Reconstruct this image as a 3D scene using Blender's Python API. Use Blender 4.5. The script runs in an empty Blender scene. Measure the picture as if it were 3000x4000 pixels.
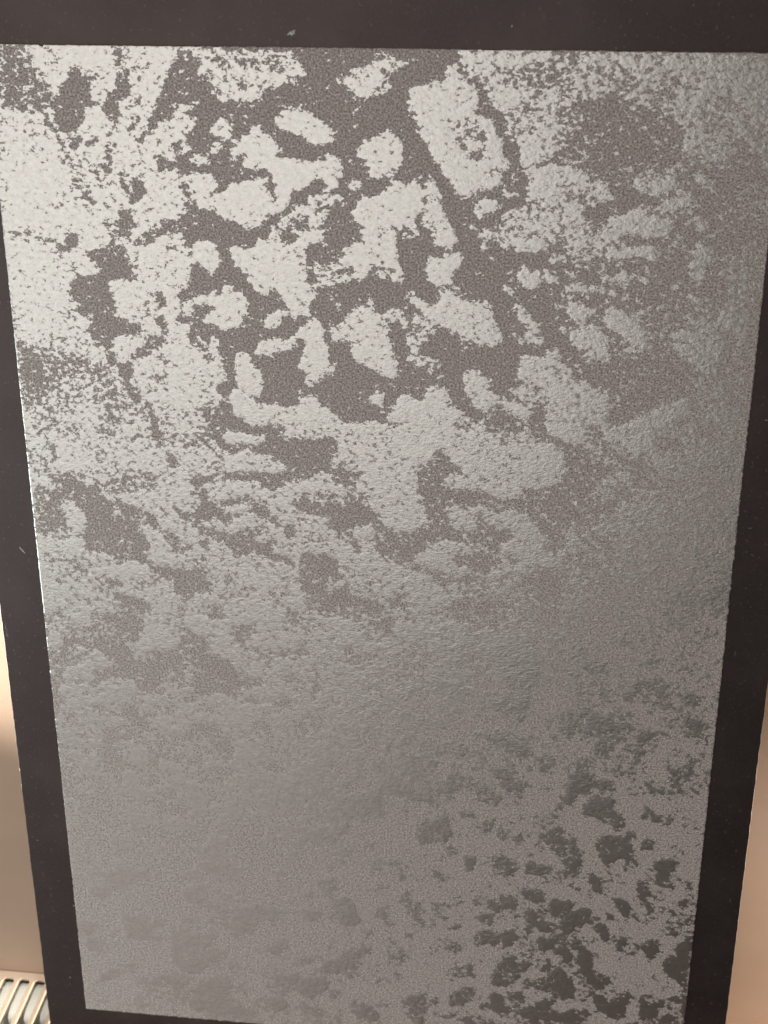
import bpy, bmesh, math, random
import numpy as np
from mathutils import Matrix, Vector

# ------------------------------------------------------------------ camera
S = bpy.context.scene
rows = [[0.99277, -0.047636, 0.110172, 0.144565], [0.119705, 0.46034, -0.879635, -1.041789], [-0.008814, 0.886464, 0.462714, 1.204132]]
cam_d = bpy.data.cameras.new('camera')
cam = bpy.data.objects.new('camera', cam_d)
S.collection.objects.link(cam)
cam.matrix_world = Matrix([rows[0], rows[1], rows[2], [0, 0, 0, 1]])
cam_d.sensor_fit = 'VERTICAL'
cam_d.sensor_height = 36.0
cam_d.lens = 36.0 * 5546.0 / 4000.0
cam_d.clip_start = 0.01
cam_d.clip_end = 50.0
cam_d.dof.use_dof = True
cam_d.dof.focus_distance = 1.22
cam_d.dof.aperture_fstop = 8.0
S.camera = cam

# ------------------------------------------------------------------ world and lamps
W = bpy.data.worlds.new('World')
S.world = W
W.use_nodes = True
bg = W.node_tree.nodes['Background']
bg.inputs[0].default_value = (1.0, 0.64, 0.50, 1)
bg.inputs[1].default_value = 0.032

def look(o, target):
    d = Vector(target) - o.location
    o.rotation_euler = d.to_track_quat('-Z', 'Y').to_euler()

def area(name, loc, target, sx, sy, power, col):
    d = bpy.data.lights.new(name, 'AREA')
    d.shape = 'RECTANGLE'; d.size = sx; d.size_y = sy
    d.energy = power; d.color = col
    o = bpy.data.objects.new(name, d)
    S.collection.objects.link(o)
    o.location = loc; look(o, target)
    return o

# daylight from the room's window, behind the camera and to its left
area('window_light', (-1.10, -2.9, 0.80), (-0.1, 0.0, 0.68), 3.2, 2.9, 34.0, (1.0, 0.98, 0.932))
# daylight thrown up again by the sunny patch of floor in front of the radiator
area('floor_bounce', (-0.78, -1.15, -0.74), (-0.25, 0.0, 0.1), 1.4, 0.9, 1.35, (1.0, 0.90, 0.83))
# cool daylight from the left-hand side of the room
area('side_light', (-1.25, -0.50, 0.15), (-0.30, 0.0, 0.22), 0.6, 0.6, 5.8, (0.84, 0.98, 0.98))

def spot(name, loc, target, deg, power, col, soft):
    d = bpy.data.lights.new(name, 'SPOT')
    d.energy = power; d.color = col; d.shadow_soft_size = soft
    d.spot_size = math.radians(deg); d.spot_blend = 1.0
    o = bpy.data.objects.new(name, d)
    S.collection.objects.link(o)
    o.location = loc; look(o, target)
# sunlight coming in low from the left: a streak on the wall, a patch on the radiator
spot('sun_streak', (-1.05, 0.068, 0.54), (-0.38, 0.087, 0.47), 29.0, 1500.0, (1.0, 0.95, 0.86), 0.008)
spot('sun_patch', (-0.53, -0.42, 1.10), (-0.425, 0.030, 0.0), 6.6, 62.0, (1.0, 0.98, 0.92), 0.02)
# warm fill spot, added to brighten the wall right of the board
spot('wall_fill', (1.30, 0.045, 0.13), (0.38, 0.087, 0.15), 36.0, 400.0, (1.0, 0.88, 0.76), 0.012)

S.render.engine = 'CYCLES'
S.cycles.max_bounces = 4
S.cycles.diffuse_bounces = 2
S.cycles.glossy_bounces = 2
S.view_settings.view_transform = 'Standard'
S.view_settings.look = 'None'
S.view_settings.exposure = 0.0
S.view_settings.gamma = 1.0
S.view_settings.use_curve_mapping = False

# ------------------------------------------------------------------ node helpers
def new_mat(name):
    m = bpy.data.materials.new(name); m.use_nodes = True
    nt = m.node_tree; nt.nodes.clear()
    out = nt.nodes.new('ShaderNodeOutputMaterial')
    bs = nt.nodes.new('ShaderNodeBsdfPrincipled')
    nt.links.new(bs.outputs[0], out.inputs[0])
    return m, nt, bs

def put(nt, sock, val):
    if isinstance(val, bpy.types.NodeSocket): nt.links.new(val, sock)
    elif val is not None:
        if hasattr(sock.default_value, '__len__') and len(val) == 3 and len(sock.default_value) == 4: val = (*val, 1)
        sock.default_value = val

def mth(nt, op, a, b=None, c=None, clamp=False):
    n = nt.nodes.new('ShaderNodeMath'); n.operation = op; n.use_clamp = clamp
    put(nt, n.inputs[0], a)
    if b is not None: put(nt, n.inputs[1], b)
    if c is not None: put(nt, n.inputs[2], c)
    return n.outputs[0]

def coord(nt, rot=(0, 0, 0), scale=(1, 1, 1), loc=(0, 0, 0)):
    t = nt.nodes.new('ShaderNodeTexCoord'); m = nt.nodes.new('ShaderNodeMapping')
    nt.links.new(t.outputs['Object'], m.inputs[0])
    m.inputs['Location'].default_value = loc
    m.inputs['Rotation'].default_value = rot
    m.inputs['Scale'].default_value = scale
    return m.outputs[0]

def noise(nt, vec, scale, detail=2.0, rough=0.5, dist=0.0):
    n = nt.nodes.new('ShaderNodeTexNoise')
    nt.links.new(vec, n.inputs['Vector'])
    n.inputs['Scale'].default_value = scale; n.inputs['Detail'].default_value = detail
    n.inputs['Roughness'].default_value = rough; n.inputs['Distortion'].default_value = dist
    return n.outputs[0]

def mrange(nt, v, a, b, c=0.0, d=1.0, smooth=False):
    n = nt.nodes.new('ShaderNodeMapRange')
    if smooth: n.interpolation_type = 'SMOOTHSTEP'
    nt.links.new(v, n.inputs[0])
    for i, x in enumerate((a, b, c, d)): n.inputs[i + 1].default_value = x
    return n.outputs[0]

def mixc(nt, f, a, b):
    n = nt.nodes.new('ShaderNodeMix'); n.data_type = 'RGBA'
    put(nt, n.inputs[0], f); put(nt, n.inputs[6], a); put(nt, n.inputs[7], b)
    return n.outputs[2]

def mixf(nt, f, a, b):
    n = nt.nodes.new('ShaderNodeMix'); n.data_type = 'FLOAT'
    put(nt, n.inputs[0], f); put(nt, n.inputs[2], a); put(nt, n.inputs[3], b)
    return n.outputs[0]

def bump(nt, h, strength, dist, nrm=None):
    n = nt.nodes.new('ShaderNodeBump')
    put(nt, n.inputs['Height'], h)
    put(nt, n.inputs['Strength'], strength); put(nt, n.inputs['Distance'], dist)
    if nrm is not None: nt.links.new(nrm, n.inputs['Normal'])
    return n.outputs[0]

# ------------------------------------------------------------------ materials
def panel_material():
    m, nt, bs = new_mat('silvered_print')
    at = nt.nodes.new('ShaderNodeAttribute'); at.attribute_name = 'finish'
    F = at.outputs['Fac']
    c0 = coord(nt)
    ca = coord(nt, rot=(0, math.radians(40), 0), scale=(0.88, 1, 1.12))
    n1 = noise(nt, ca, 225, 2.0, 0.75)
    s = mth(nt, 'ADD', F, mth(nt, 'MULTIPLY', mth(nt, 'SUBTRACT', n1, 0.5), 3.1))
    st = noise(nt, coord(nt, rot=(0, math.radians(24), 0), scale=(0.10, 1, 1), loc=(5, 2, 8)), 260, 2.0, 0.6)
    s = mth(nt, 'ADD', s, mth(nt, 'MULTIPLY', mth(nt, 'SUBTRACT', st, 0.5), 0.35))
    mask = mrange(nt, s, 0.38, 0.62, smooth=True)
    # fine grain
    gn = nt.nodes.new('ShaderNodeTexNoise')
    nt.links.new(c0, gn.inputs['Vector'])
    gn.inputs['Scale'].default_value = 620; gn.inputs['Detail'].default_value = 1.0
    gn.inputs['Roughness'].default_value = 0.6
    g1 = gn.outputs[0]
    flake = mrange(nt, g1, 0.63, 0.78)
    matte = mixc(nt, mrange(nt, g1, 0.33, 0.67), (0.35, 0.302, 0.280), (0.85, 0.750, 0.705))
    matte = mixc(nt, flake, matte, (0.90, 0.88, 0.84))
    patch = mixc(nt, mrange(nt, n1, 0.35, 0.65), (0.64, 0.617, 0.592), (0.76, 0.742, 0.715))
    col = mixc(nt, mask, matte, patch)
    hue = nt.nodes.new('ShaderNodeMix'); hue.data_type = 'RGBA'; hue.blend_type = 'SOFT_LIGHT'
    hue.inputs[0].default_value = 0.35
    nt.links.new(col, hue.inputs[6]); nt.links.new(gn.outputs['Color'], hue.inputs[7])
    put(nt, bs.inputs['Base Color'], hue.outputs[2])
    put(nt, bs.inputs['Metallic'], mixf(nt, mask, 0.0, 0.97))
    put(nt, bs.inputs['Roughness'], mixf(nt, mask, 0.85, 0.34))
    put(nt, bs.inputs['Specular IOR Level'], mixf(nt, mask, 0.25, 0.5))
    # relief: grit in the matte areas, hammered orange peel on the silver
    ch = coord(nt, rot=(0, math.radians(20), 0), scale=(0.75, 1, 1.15), loc=(1, 0, 4))
    peel = noise(nt, ch, 420, 2.0, 0.65)
    h = mth(nt, 'ADD', mth(nt, 'MULTIPLY', peel, 0.6), mth(nt, 'MULTIPLY', F, 0.18))
    put(nt, bs.inputs['Normal'], bump(nt, h, 0.55, 0.0007))
    return m

def board_material():
    m, nt, bs = new_mat('black_board')
    c0 = coord(nt)
    big = noise(nt, c0, 14, 3.0, 0.6)
    fine = noise(nt, c0, 520, 3.0, 0.65)
    dust = mrange(nt, noise(nt, coord(nt, loc=(2, 3, 1)), 330, 0.0), 0.74, 0.82)
    col = mixc(nt, mrange(nt, big, 0.42, 0.72), (0.0105, 0.0078, 0.0078), (0.036, 0.0285, 0.0272))
    col = mixc(nt, mth(nt, 'MULTIPLY', mrange(nt, fine, 0.50, 0.70), 0.5), col, (0.050, 0.043, 0.041))
    col = mixc(nt, mth(nt, 'MULTIPLY', dust, 0.28), col, (0.22, 0.20, 0.18))
    put(nt, bs.inputs['Base Color'], col)
    put(nt, bs.inputs['Roughness'], mixf(nt, big, 0.50, 0.40))
    put(nt, bs.inputs['Specular IOR Level'], 1.0)
    put(nt, bs.inputs['Specular Tint'], (1.0, 0.80, 0.78))
    put(nt, bs.inputs['Normal'], bump(nt, fine, 0.25, 0.0003))
    return m

def plain(name, col, rough, var=0.12, scale=60, bmp=0.0, bscale=300, spec=0.5):
    m, nt, bs = new_mat(name)
    c0 = coord(nt)
    n = noise(nt, c0, scale, 3.0, 0.6)
    lo = tuple(x * (1 - var) for x in col); hi = tuple(min(1, x * (1 + var)) for x in col)
    put(nt, bs.inputs['Base Color'], mixc(nt, mrange(nt, n, 0.3, 0.7), lo, hi))
    put(nt, bs.inputs['Roughness'], rough)
    put(nt, bs.inputs['Specular IOR Level'], spec)
    if bmp: put(nt, bs.inputs['Normal'], bump(nt, noise(nt, c0, bscale, 3.0, 0.6), bmp, 0.0006))
    return m

def wall_material():
    m, nt, bs = new_mat('wall_paint')
    c0 = coord(nt)
    n = noise(nt, coord(nt, scale=(1, 1, 3)), 6, 2.0, 0.55)
    f = noise(nt, c0, 420, 2.0, 0.6)
    put(nt, bs.inputs['Base Color'], mixc(nt, mrange(nt, n, 0.3, 0.7), (0.425, 0.295, 0.215), (0.45, 0.315, 0.232)))
    put(nt, bs.inputs['Roughness'], 0.6)
    put(nt, bs.inputs['Normal'], bump(nt, f, 0.06, 0.0003))
    return m

M_panel = panel_material()
M_board = board_material()
M_wall = wall_material()
M_edge = plain('worn_board_edge', (0.30, 0.28, 0.26), 0.8, 0.35, 400)
M_scuff = plain('chalky_scuff', (0.66, 0.66, 0.60), 0.85, 0.5, 700)
M_scuff2 = plain('tan_scuff', (0.42, 0.33, 0.22), 0.8, 0.4, 700)
M_smear = plain('grey_smear', (0.17, 0.155, 0.15), 0.8, 0.5, 500)
M_grille = plain('cream_enamel', (0.66, 0.52, 0.40), 0.42, 0.05, 40, 0.08, 200)
M_white = plain('white_convector', (0.84, 0.835, 0.76), 0.3, 0.04, 30, 0.05, 120)
M_dark = plain('cavity_shade', (0.10, 0.08, 0.06), 0.8, 0.3, 60)  # shade inside the casing, put into the dark colour of its floor

# ------------------------------------------------------------------ object helpers
def link(name, me, mat, parent=None):
    o = bpy.data.objects.new(name, me)
    S.collection.objects.link(o)
    if mat is not None and not me.materials: me.materials.append(mat)
    if parent is not None: o.parent = parent
    return o

def tag(o, label, cat=None, kind=None, group=None):
    o['label'] = label
    if cat: o['category'] = cat
    if kind: o['kind'] = kind
    if group: o['group'] = group

def mesh(name, v, f, smooth=False):
    me = bpy.data.meshes.new(name)
    me.from_pydata([tuple(map(float, p)) for p in v], [], f)
    if smooth: me.polygons.foreach_set('use_smooth', [True] * len(f))
    me.update()
    return me

def box(name, x0, x1, y0, y1, z0, z1, bev=0.0, seg=2):
    bm = bmesh.new()
    bmesh.ops.create_cube(bm, size=1)
    for v in bm.verts:
        v.co = Vector(((x0 + x1) / 2 + v.co.x * (x1 - x0), (y0 + y1) / 2 + v.co.y * (y1 - y0), (z0 + z1) / 2 + v.co.z * (z1 - z0)))
    if bev: bmesh.ops.bevel(bm, geom=bm.edges[:], offset=bev, segments=seg, affect='EDGES', profile=0.5)
    me = bpy.data.meshes.new(name); bm.to_mesh(me); bm.free()
    return me

def extrude_profile(name, prof, x0, x1, smooth=True):
    """closed (y,z) profile swept along x"""
    n = len(prof)
    v = [(x0, y, z) for y, z in prof] + [(x1, y, z) for y, z in prof]
    f = [(i, (i + 1) % n, n + (i + 1) % n, n + i) for i in range(n)]
    f += [tuple(range(n - 1, -1, -1)), tuple(range(n, 2 * n))]
    return mesh(name, v, f, smooth)

rng = np.random.default_rng(7)

# ------------------------------------------------------------------ the wall
wall = link('wall', box('wall', -1.6, 1.6, 0.0872, 0.20, -0.75, 1.9), M_wall)
wall['kind'] = 'structure'
wall['label'] = 'plain beige painted wall behind the leaning board'

# ------------------------------------------------------------------ radiator under the board
rad = bpy.data.objects.new('radiator', None)
S.collection.objects.link(rad)
rad.location = (0, 0.03, -0.0008)
tag(rad, 'cream radiator with slotted top grille under the lower left corner of the board', 'radiator')
X0, X1 = -0.70, 0.50
PITCH, BW = 0.018, 0.0062
xb = [-0.4 + PITCH * k for k in range(-16, 50) if X0 + 0.02 < -0.4 + PITCH * k < X1 - 0.02]
YB, YF = 0.0560, -0.062          # back and front of the top, relative to the Empty
def scallop_rail(y_out, y_in, sgn):
    """rail whose inner edge is scalloped with the rounded slot ends"""
    pts_in = []
    r = (PITCH - BW) / 2
    xs = [xb[0] - PITCH] + xb + [xb[-1] + PITCH]
    for a, b in zip(xs[:-1], xs[1:]):
        l, rr = a + BW / 2, b - BW / 2
        k = 0.0035
        pts_in.append((l, y_in - sgn * k))
        for t in range(1, 5):
            q = t / 5 * math.pi / 2
            pts_in.append((l + k * (1 - math.cos(q)), y_in - sgn * k * (1 - math.sin(q))))
        pts_in.append((l + k, y_in)); pts_in.append((rr - k, y_in))
        for t in range(1, 5):
            q = t / 5 * math.pi / 2
            pts_in.append((rr - k * (1 - math.sin(q)), y_in - sgn * k * (1 - math.cos(q))))
        pts_in.append((rr, y_in - sgn * k))
    n = len(pts_in)
    top = [(x, y, 0.0) for x, y in pts_in]
    outer = [(x, y_out, 0.0) for x, y in pts_in]
    lo = [(x, y, -0.0025) for x, y in pts_in]
    out_lo = [(x, y_out, -0.0025) for x, y in pts_in]
    v = top + outer + lo + out_lo
    f = []
    for i in range(n - 1):
        f.append((i, i + 1, n + i + 1, n + i)); f.append((i, 2 * n + i, 2 * n + i + 1, i + 1))
        f.append((n + i, n + i + 1, 3 * n + i + 1, 3 * n + i)); f.append((2 * n + i, 3 * n + i, 3 * n + i + 1, 2 * n + i + 1))
    return mesh('grille_rail', v, f)
link('grille_rail', scallop_rail(YB, 0.0470, 1), M_grille, rad)
link('grille_rail', scallop_rail(YF, -0.050, -1), M_grille, rad)
# one bar, shared by every slat
prof = [(-BW / 2, -0.006), (-BW / 2, -0.0012), (-BW / 2 + 0.0005, -0.0004), (-BW / 2 + 0.0014, 0.0), (BW / 2 - 0.0014, 0.0), (BW / 2 - 0.0005, -0.0004), (BW / 2, -0.0012), (BW / 2, -0.006)]
n = len(prof)
yA, yZ = -0.0535, 0.0505
sl = mesh('grille_slat', [(x, yA, z) for x, z in prof] + [(x, yZ, z) for x, z in prof],
          [(i, (i + 1) % n, n + (i + 1) % n, n + i) for i in range(n)] + [tuple(range(n)), tuple(range(2 * n - 1, n - 1, -1))])
for x in xb:
    o = link('grille_slat', sl, M_grille, rad)
    o.location = (x, 0, -0.0001)
# pale convector body lying under the slots
cy, cz, ry, rz = 0.0262, -0.026, 0.0268, 0.019
cp = [(cy + ry * math.copysign(abs(math.cos(a)) ** 0.42, math.cos(a)), cz + rz * math.copysign(abs(math.sin(a)) ** 0.42, math.sin(a))) for a in [i / 40 * 2 * math.pi for i in range(40)]]
link('convector', extrude_profile('convector', cp, X0 + 0.01, X1 - 0.01), M_white, rad)
# a pipe end in front of the convector
def tube_x(name, y, z, r, x0, x1, k=20):
    return extrude_profile(name, [(y + r * math.cos(i / k * 2 * math.pi), z + r * math.sin(i / k * 2 * math.pi)) for i in range(k)], x0, x1)
link('pipe', tube_x('pipe', -0.022, -0.034, 0.011, X0 + 0.01, -0.412), M_white, rad)
link('casing_back', box('casing_back', X0, X1, 0.0535, 0.0560, -0.30, -0.0026), M_grille, rad)
link('casing_front', box('casing_front', X0, X1, YF, YF + 0.003, -0.30, -0.0026), M_grille, rad)
link('casing_side', box('casing_side', X0 - 0.003, X0, YF, 0.0560, -0.30, 0.0), M_grille, rad)
link('casing_side', box('casing_side', X1, X1 + 0.003, YF, 0.0560, -0.30, 0.0), M_grille, rad)
link('casing_floor', box('casing_floor', X0, X1, YF + 0.003, 0.0535, -0.30, -0.297), M_dark, rad)

# ------------------------------------------------------------------ the sample board
LEAN = math.radians(4.2)
HB, WP, HP = 1.019, 0.62, 0.976356
root = bpy.data.objects.new('sample_board', None)
S.collection.objects.link(root)
root.rotation_euler = (-LEAN, 0, 0)
tag(root, 'tall black board with a mottled silver and grey textured panel, leaning on the wall', 'board')

def outline(x0, x1, z0, z1, step, amp, notch=()):
    pts = []
    def run(a, b, fixed, axis, sgn):
        k = max(2, int(abs(b - a) / step))
        j = rng.normal(0, amp, k); j = np.convolve(np.r_[j[-1], j, j[0]], [0.25, 0.5, 0.25], 'valid')
        for i in range(k):
            t = a + (b - a) * i / k
            d = 0 if i == 0 else float(j[i])
            for c, w, dep in notch:
                if axis == 'x' and fixed == z1 and abs(t - c) < w: d -= dep * (1 - abs(t - c) / w)
            pts.append((t, fixed + d * sgn) if axis == 'x' else (fixed + d * sgn, t))
    run(x0, x1, z0, 'x', -1); run(z0, z1, x1, 'z', 1)
    run(x1, x0, z1, 'x', 1); run(z1, z0, x0, 'z', -1)
    return pts

def slab(name, pts, y0, y1, ch):
    """outline in (x,z), front face at y0, back at y1, chamfered front rim"""
    n = len(pts)
    cx = sum(p[0] for p in pts) / n; czz = sum(p[1] for p in pts) / n
    def inset(p, d):
        x, z = p
        return (x - math.copysign(d, x - cx) if abs(abs(x - cx) - hx) < 0.003 else x,
                z - math.copysign(d, z - czz) if abs(abs(z - czz) - hz) < 0.003 else z)
    xs = [p[0] for p in pts]; zs = [p[1] for p in pts]
    cx, czz = (max(xs) + min(xs)) / 2, (max(zs) + min(zs)) / 2
    hx, hz = (max(xs) - min(xs)) / 2, (max(zs) - min(zs)) / 2
    ins = [inset(p, ch) for p in pts]
    v = [(x, y0, z) for x, z in ins] + [(x, y0 + ch, z) for x, z in pts] + [(x, y1, z) for x, z in pts]
    f = [tuple(range(n)), tuple(range(3 * n - 1, 2 * n - 1, -1))]
    for i in range(n):
        j = (i + 1) % n
        f.append((i, n + i, n + j, j)); f.append((n + i, 2 * n + i, 2 * n + j, n + j))
    return mesh(name, v, f), n

# black backing board, its cut rim worn to grey
bp = outline(-0.3525, 0.3510, 0.0, 1.0615, 0.0030, 0.00022)
bme, bn = slab('backing_board', bp, 0.0008, 0.0095, 0.00025)
bme.materials.append(M_board); bme.materials.append(M_edge)
for p in bme.polygons:
    if p.index >= 2 and p.index % 2 == 0:
        c = p.center
        if c.x < -0.345 and c.z < 0.34 and rng.random() < 0.8 - c.z * 1.6: p.material_index = 1
back = link('backing_board', bme, None, root)
back['label'] = 'black border board with dust specks and scuffed rim'

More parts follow.
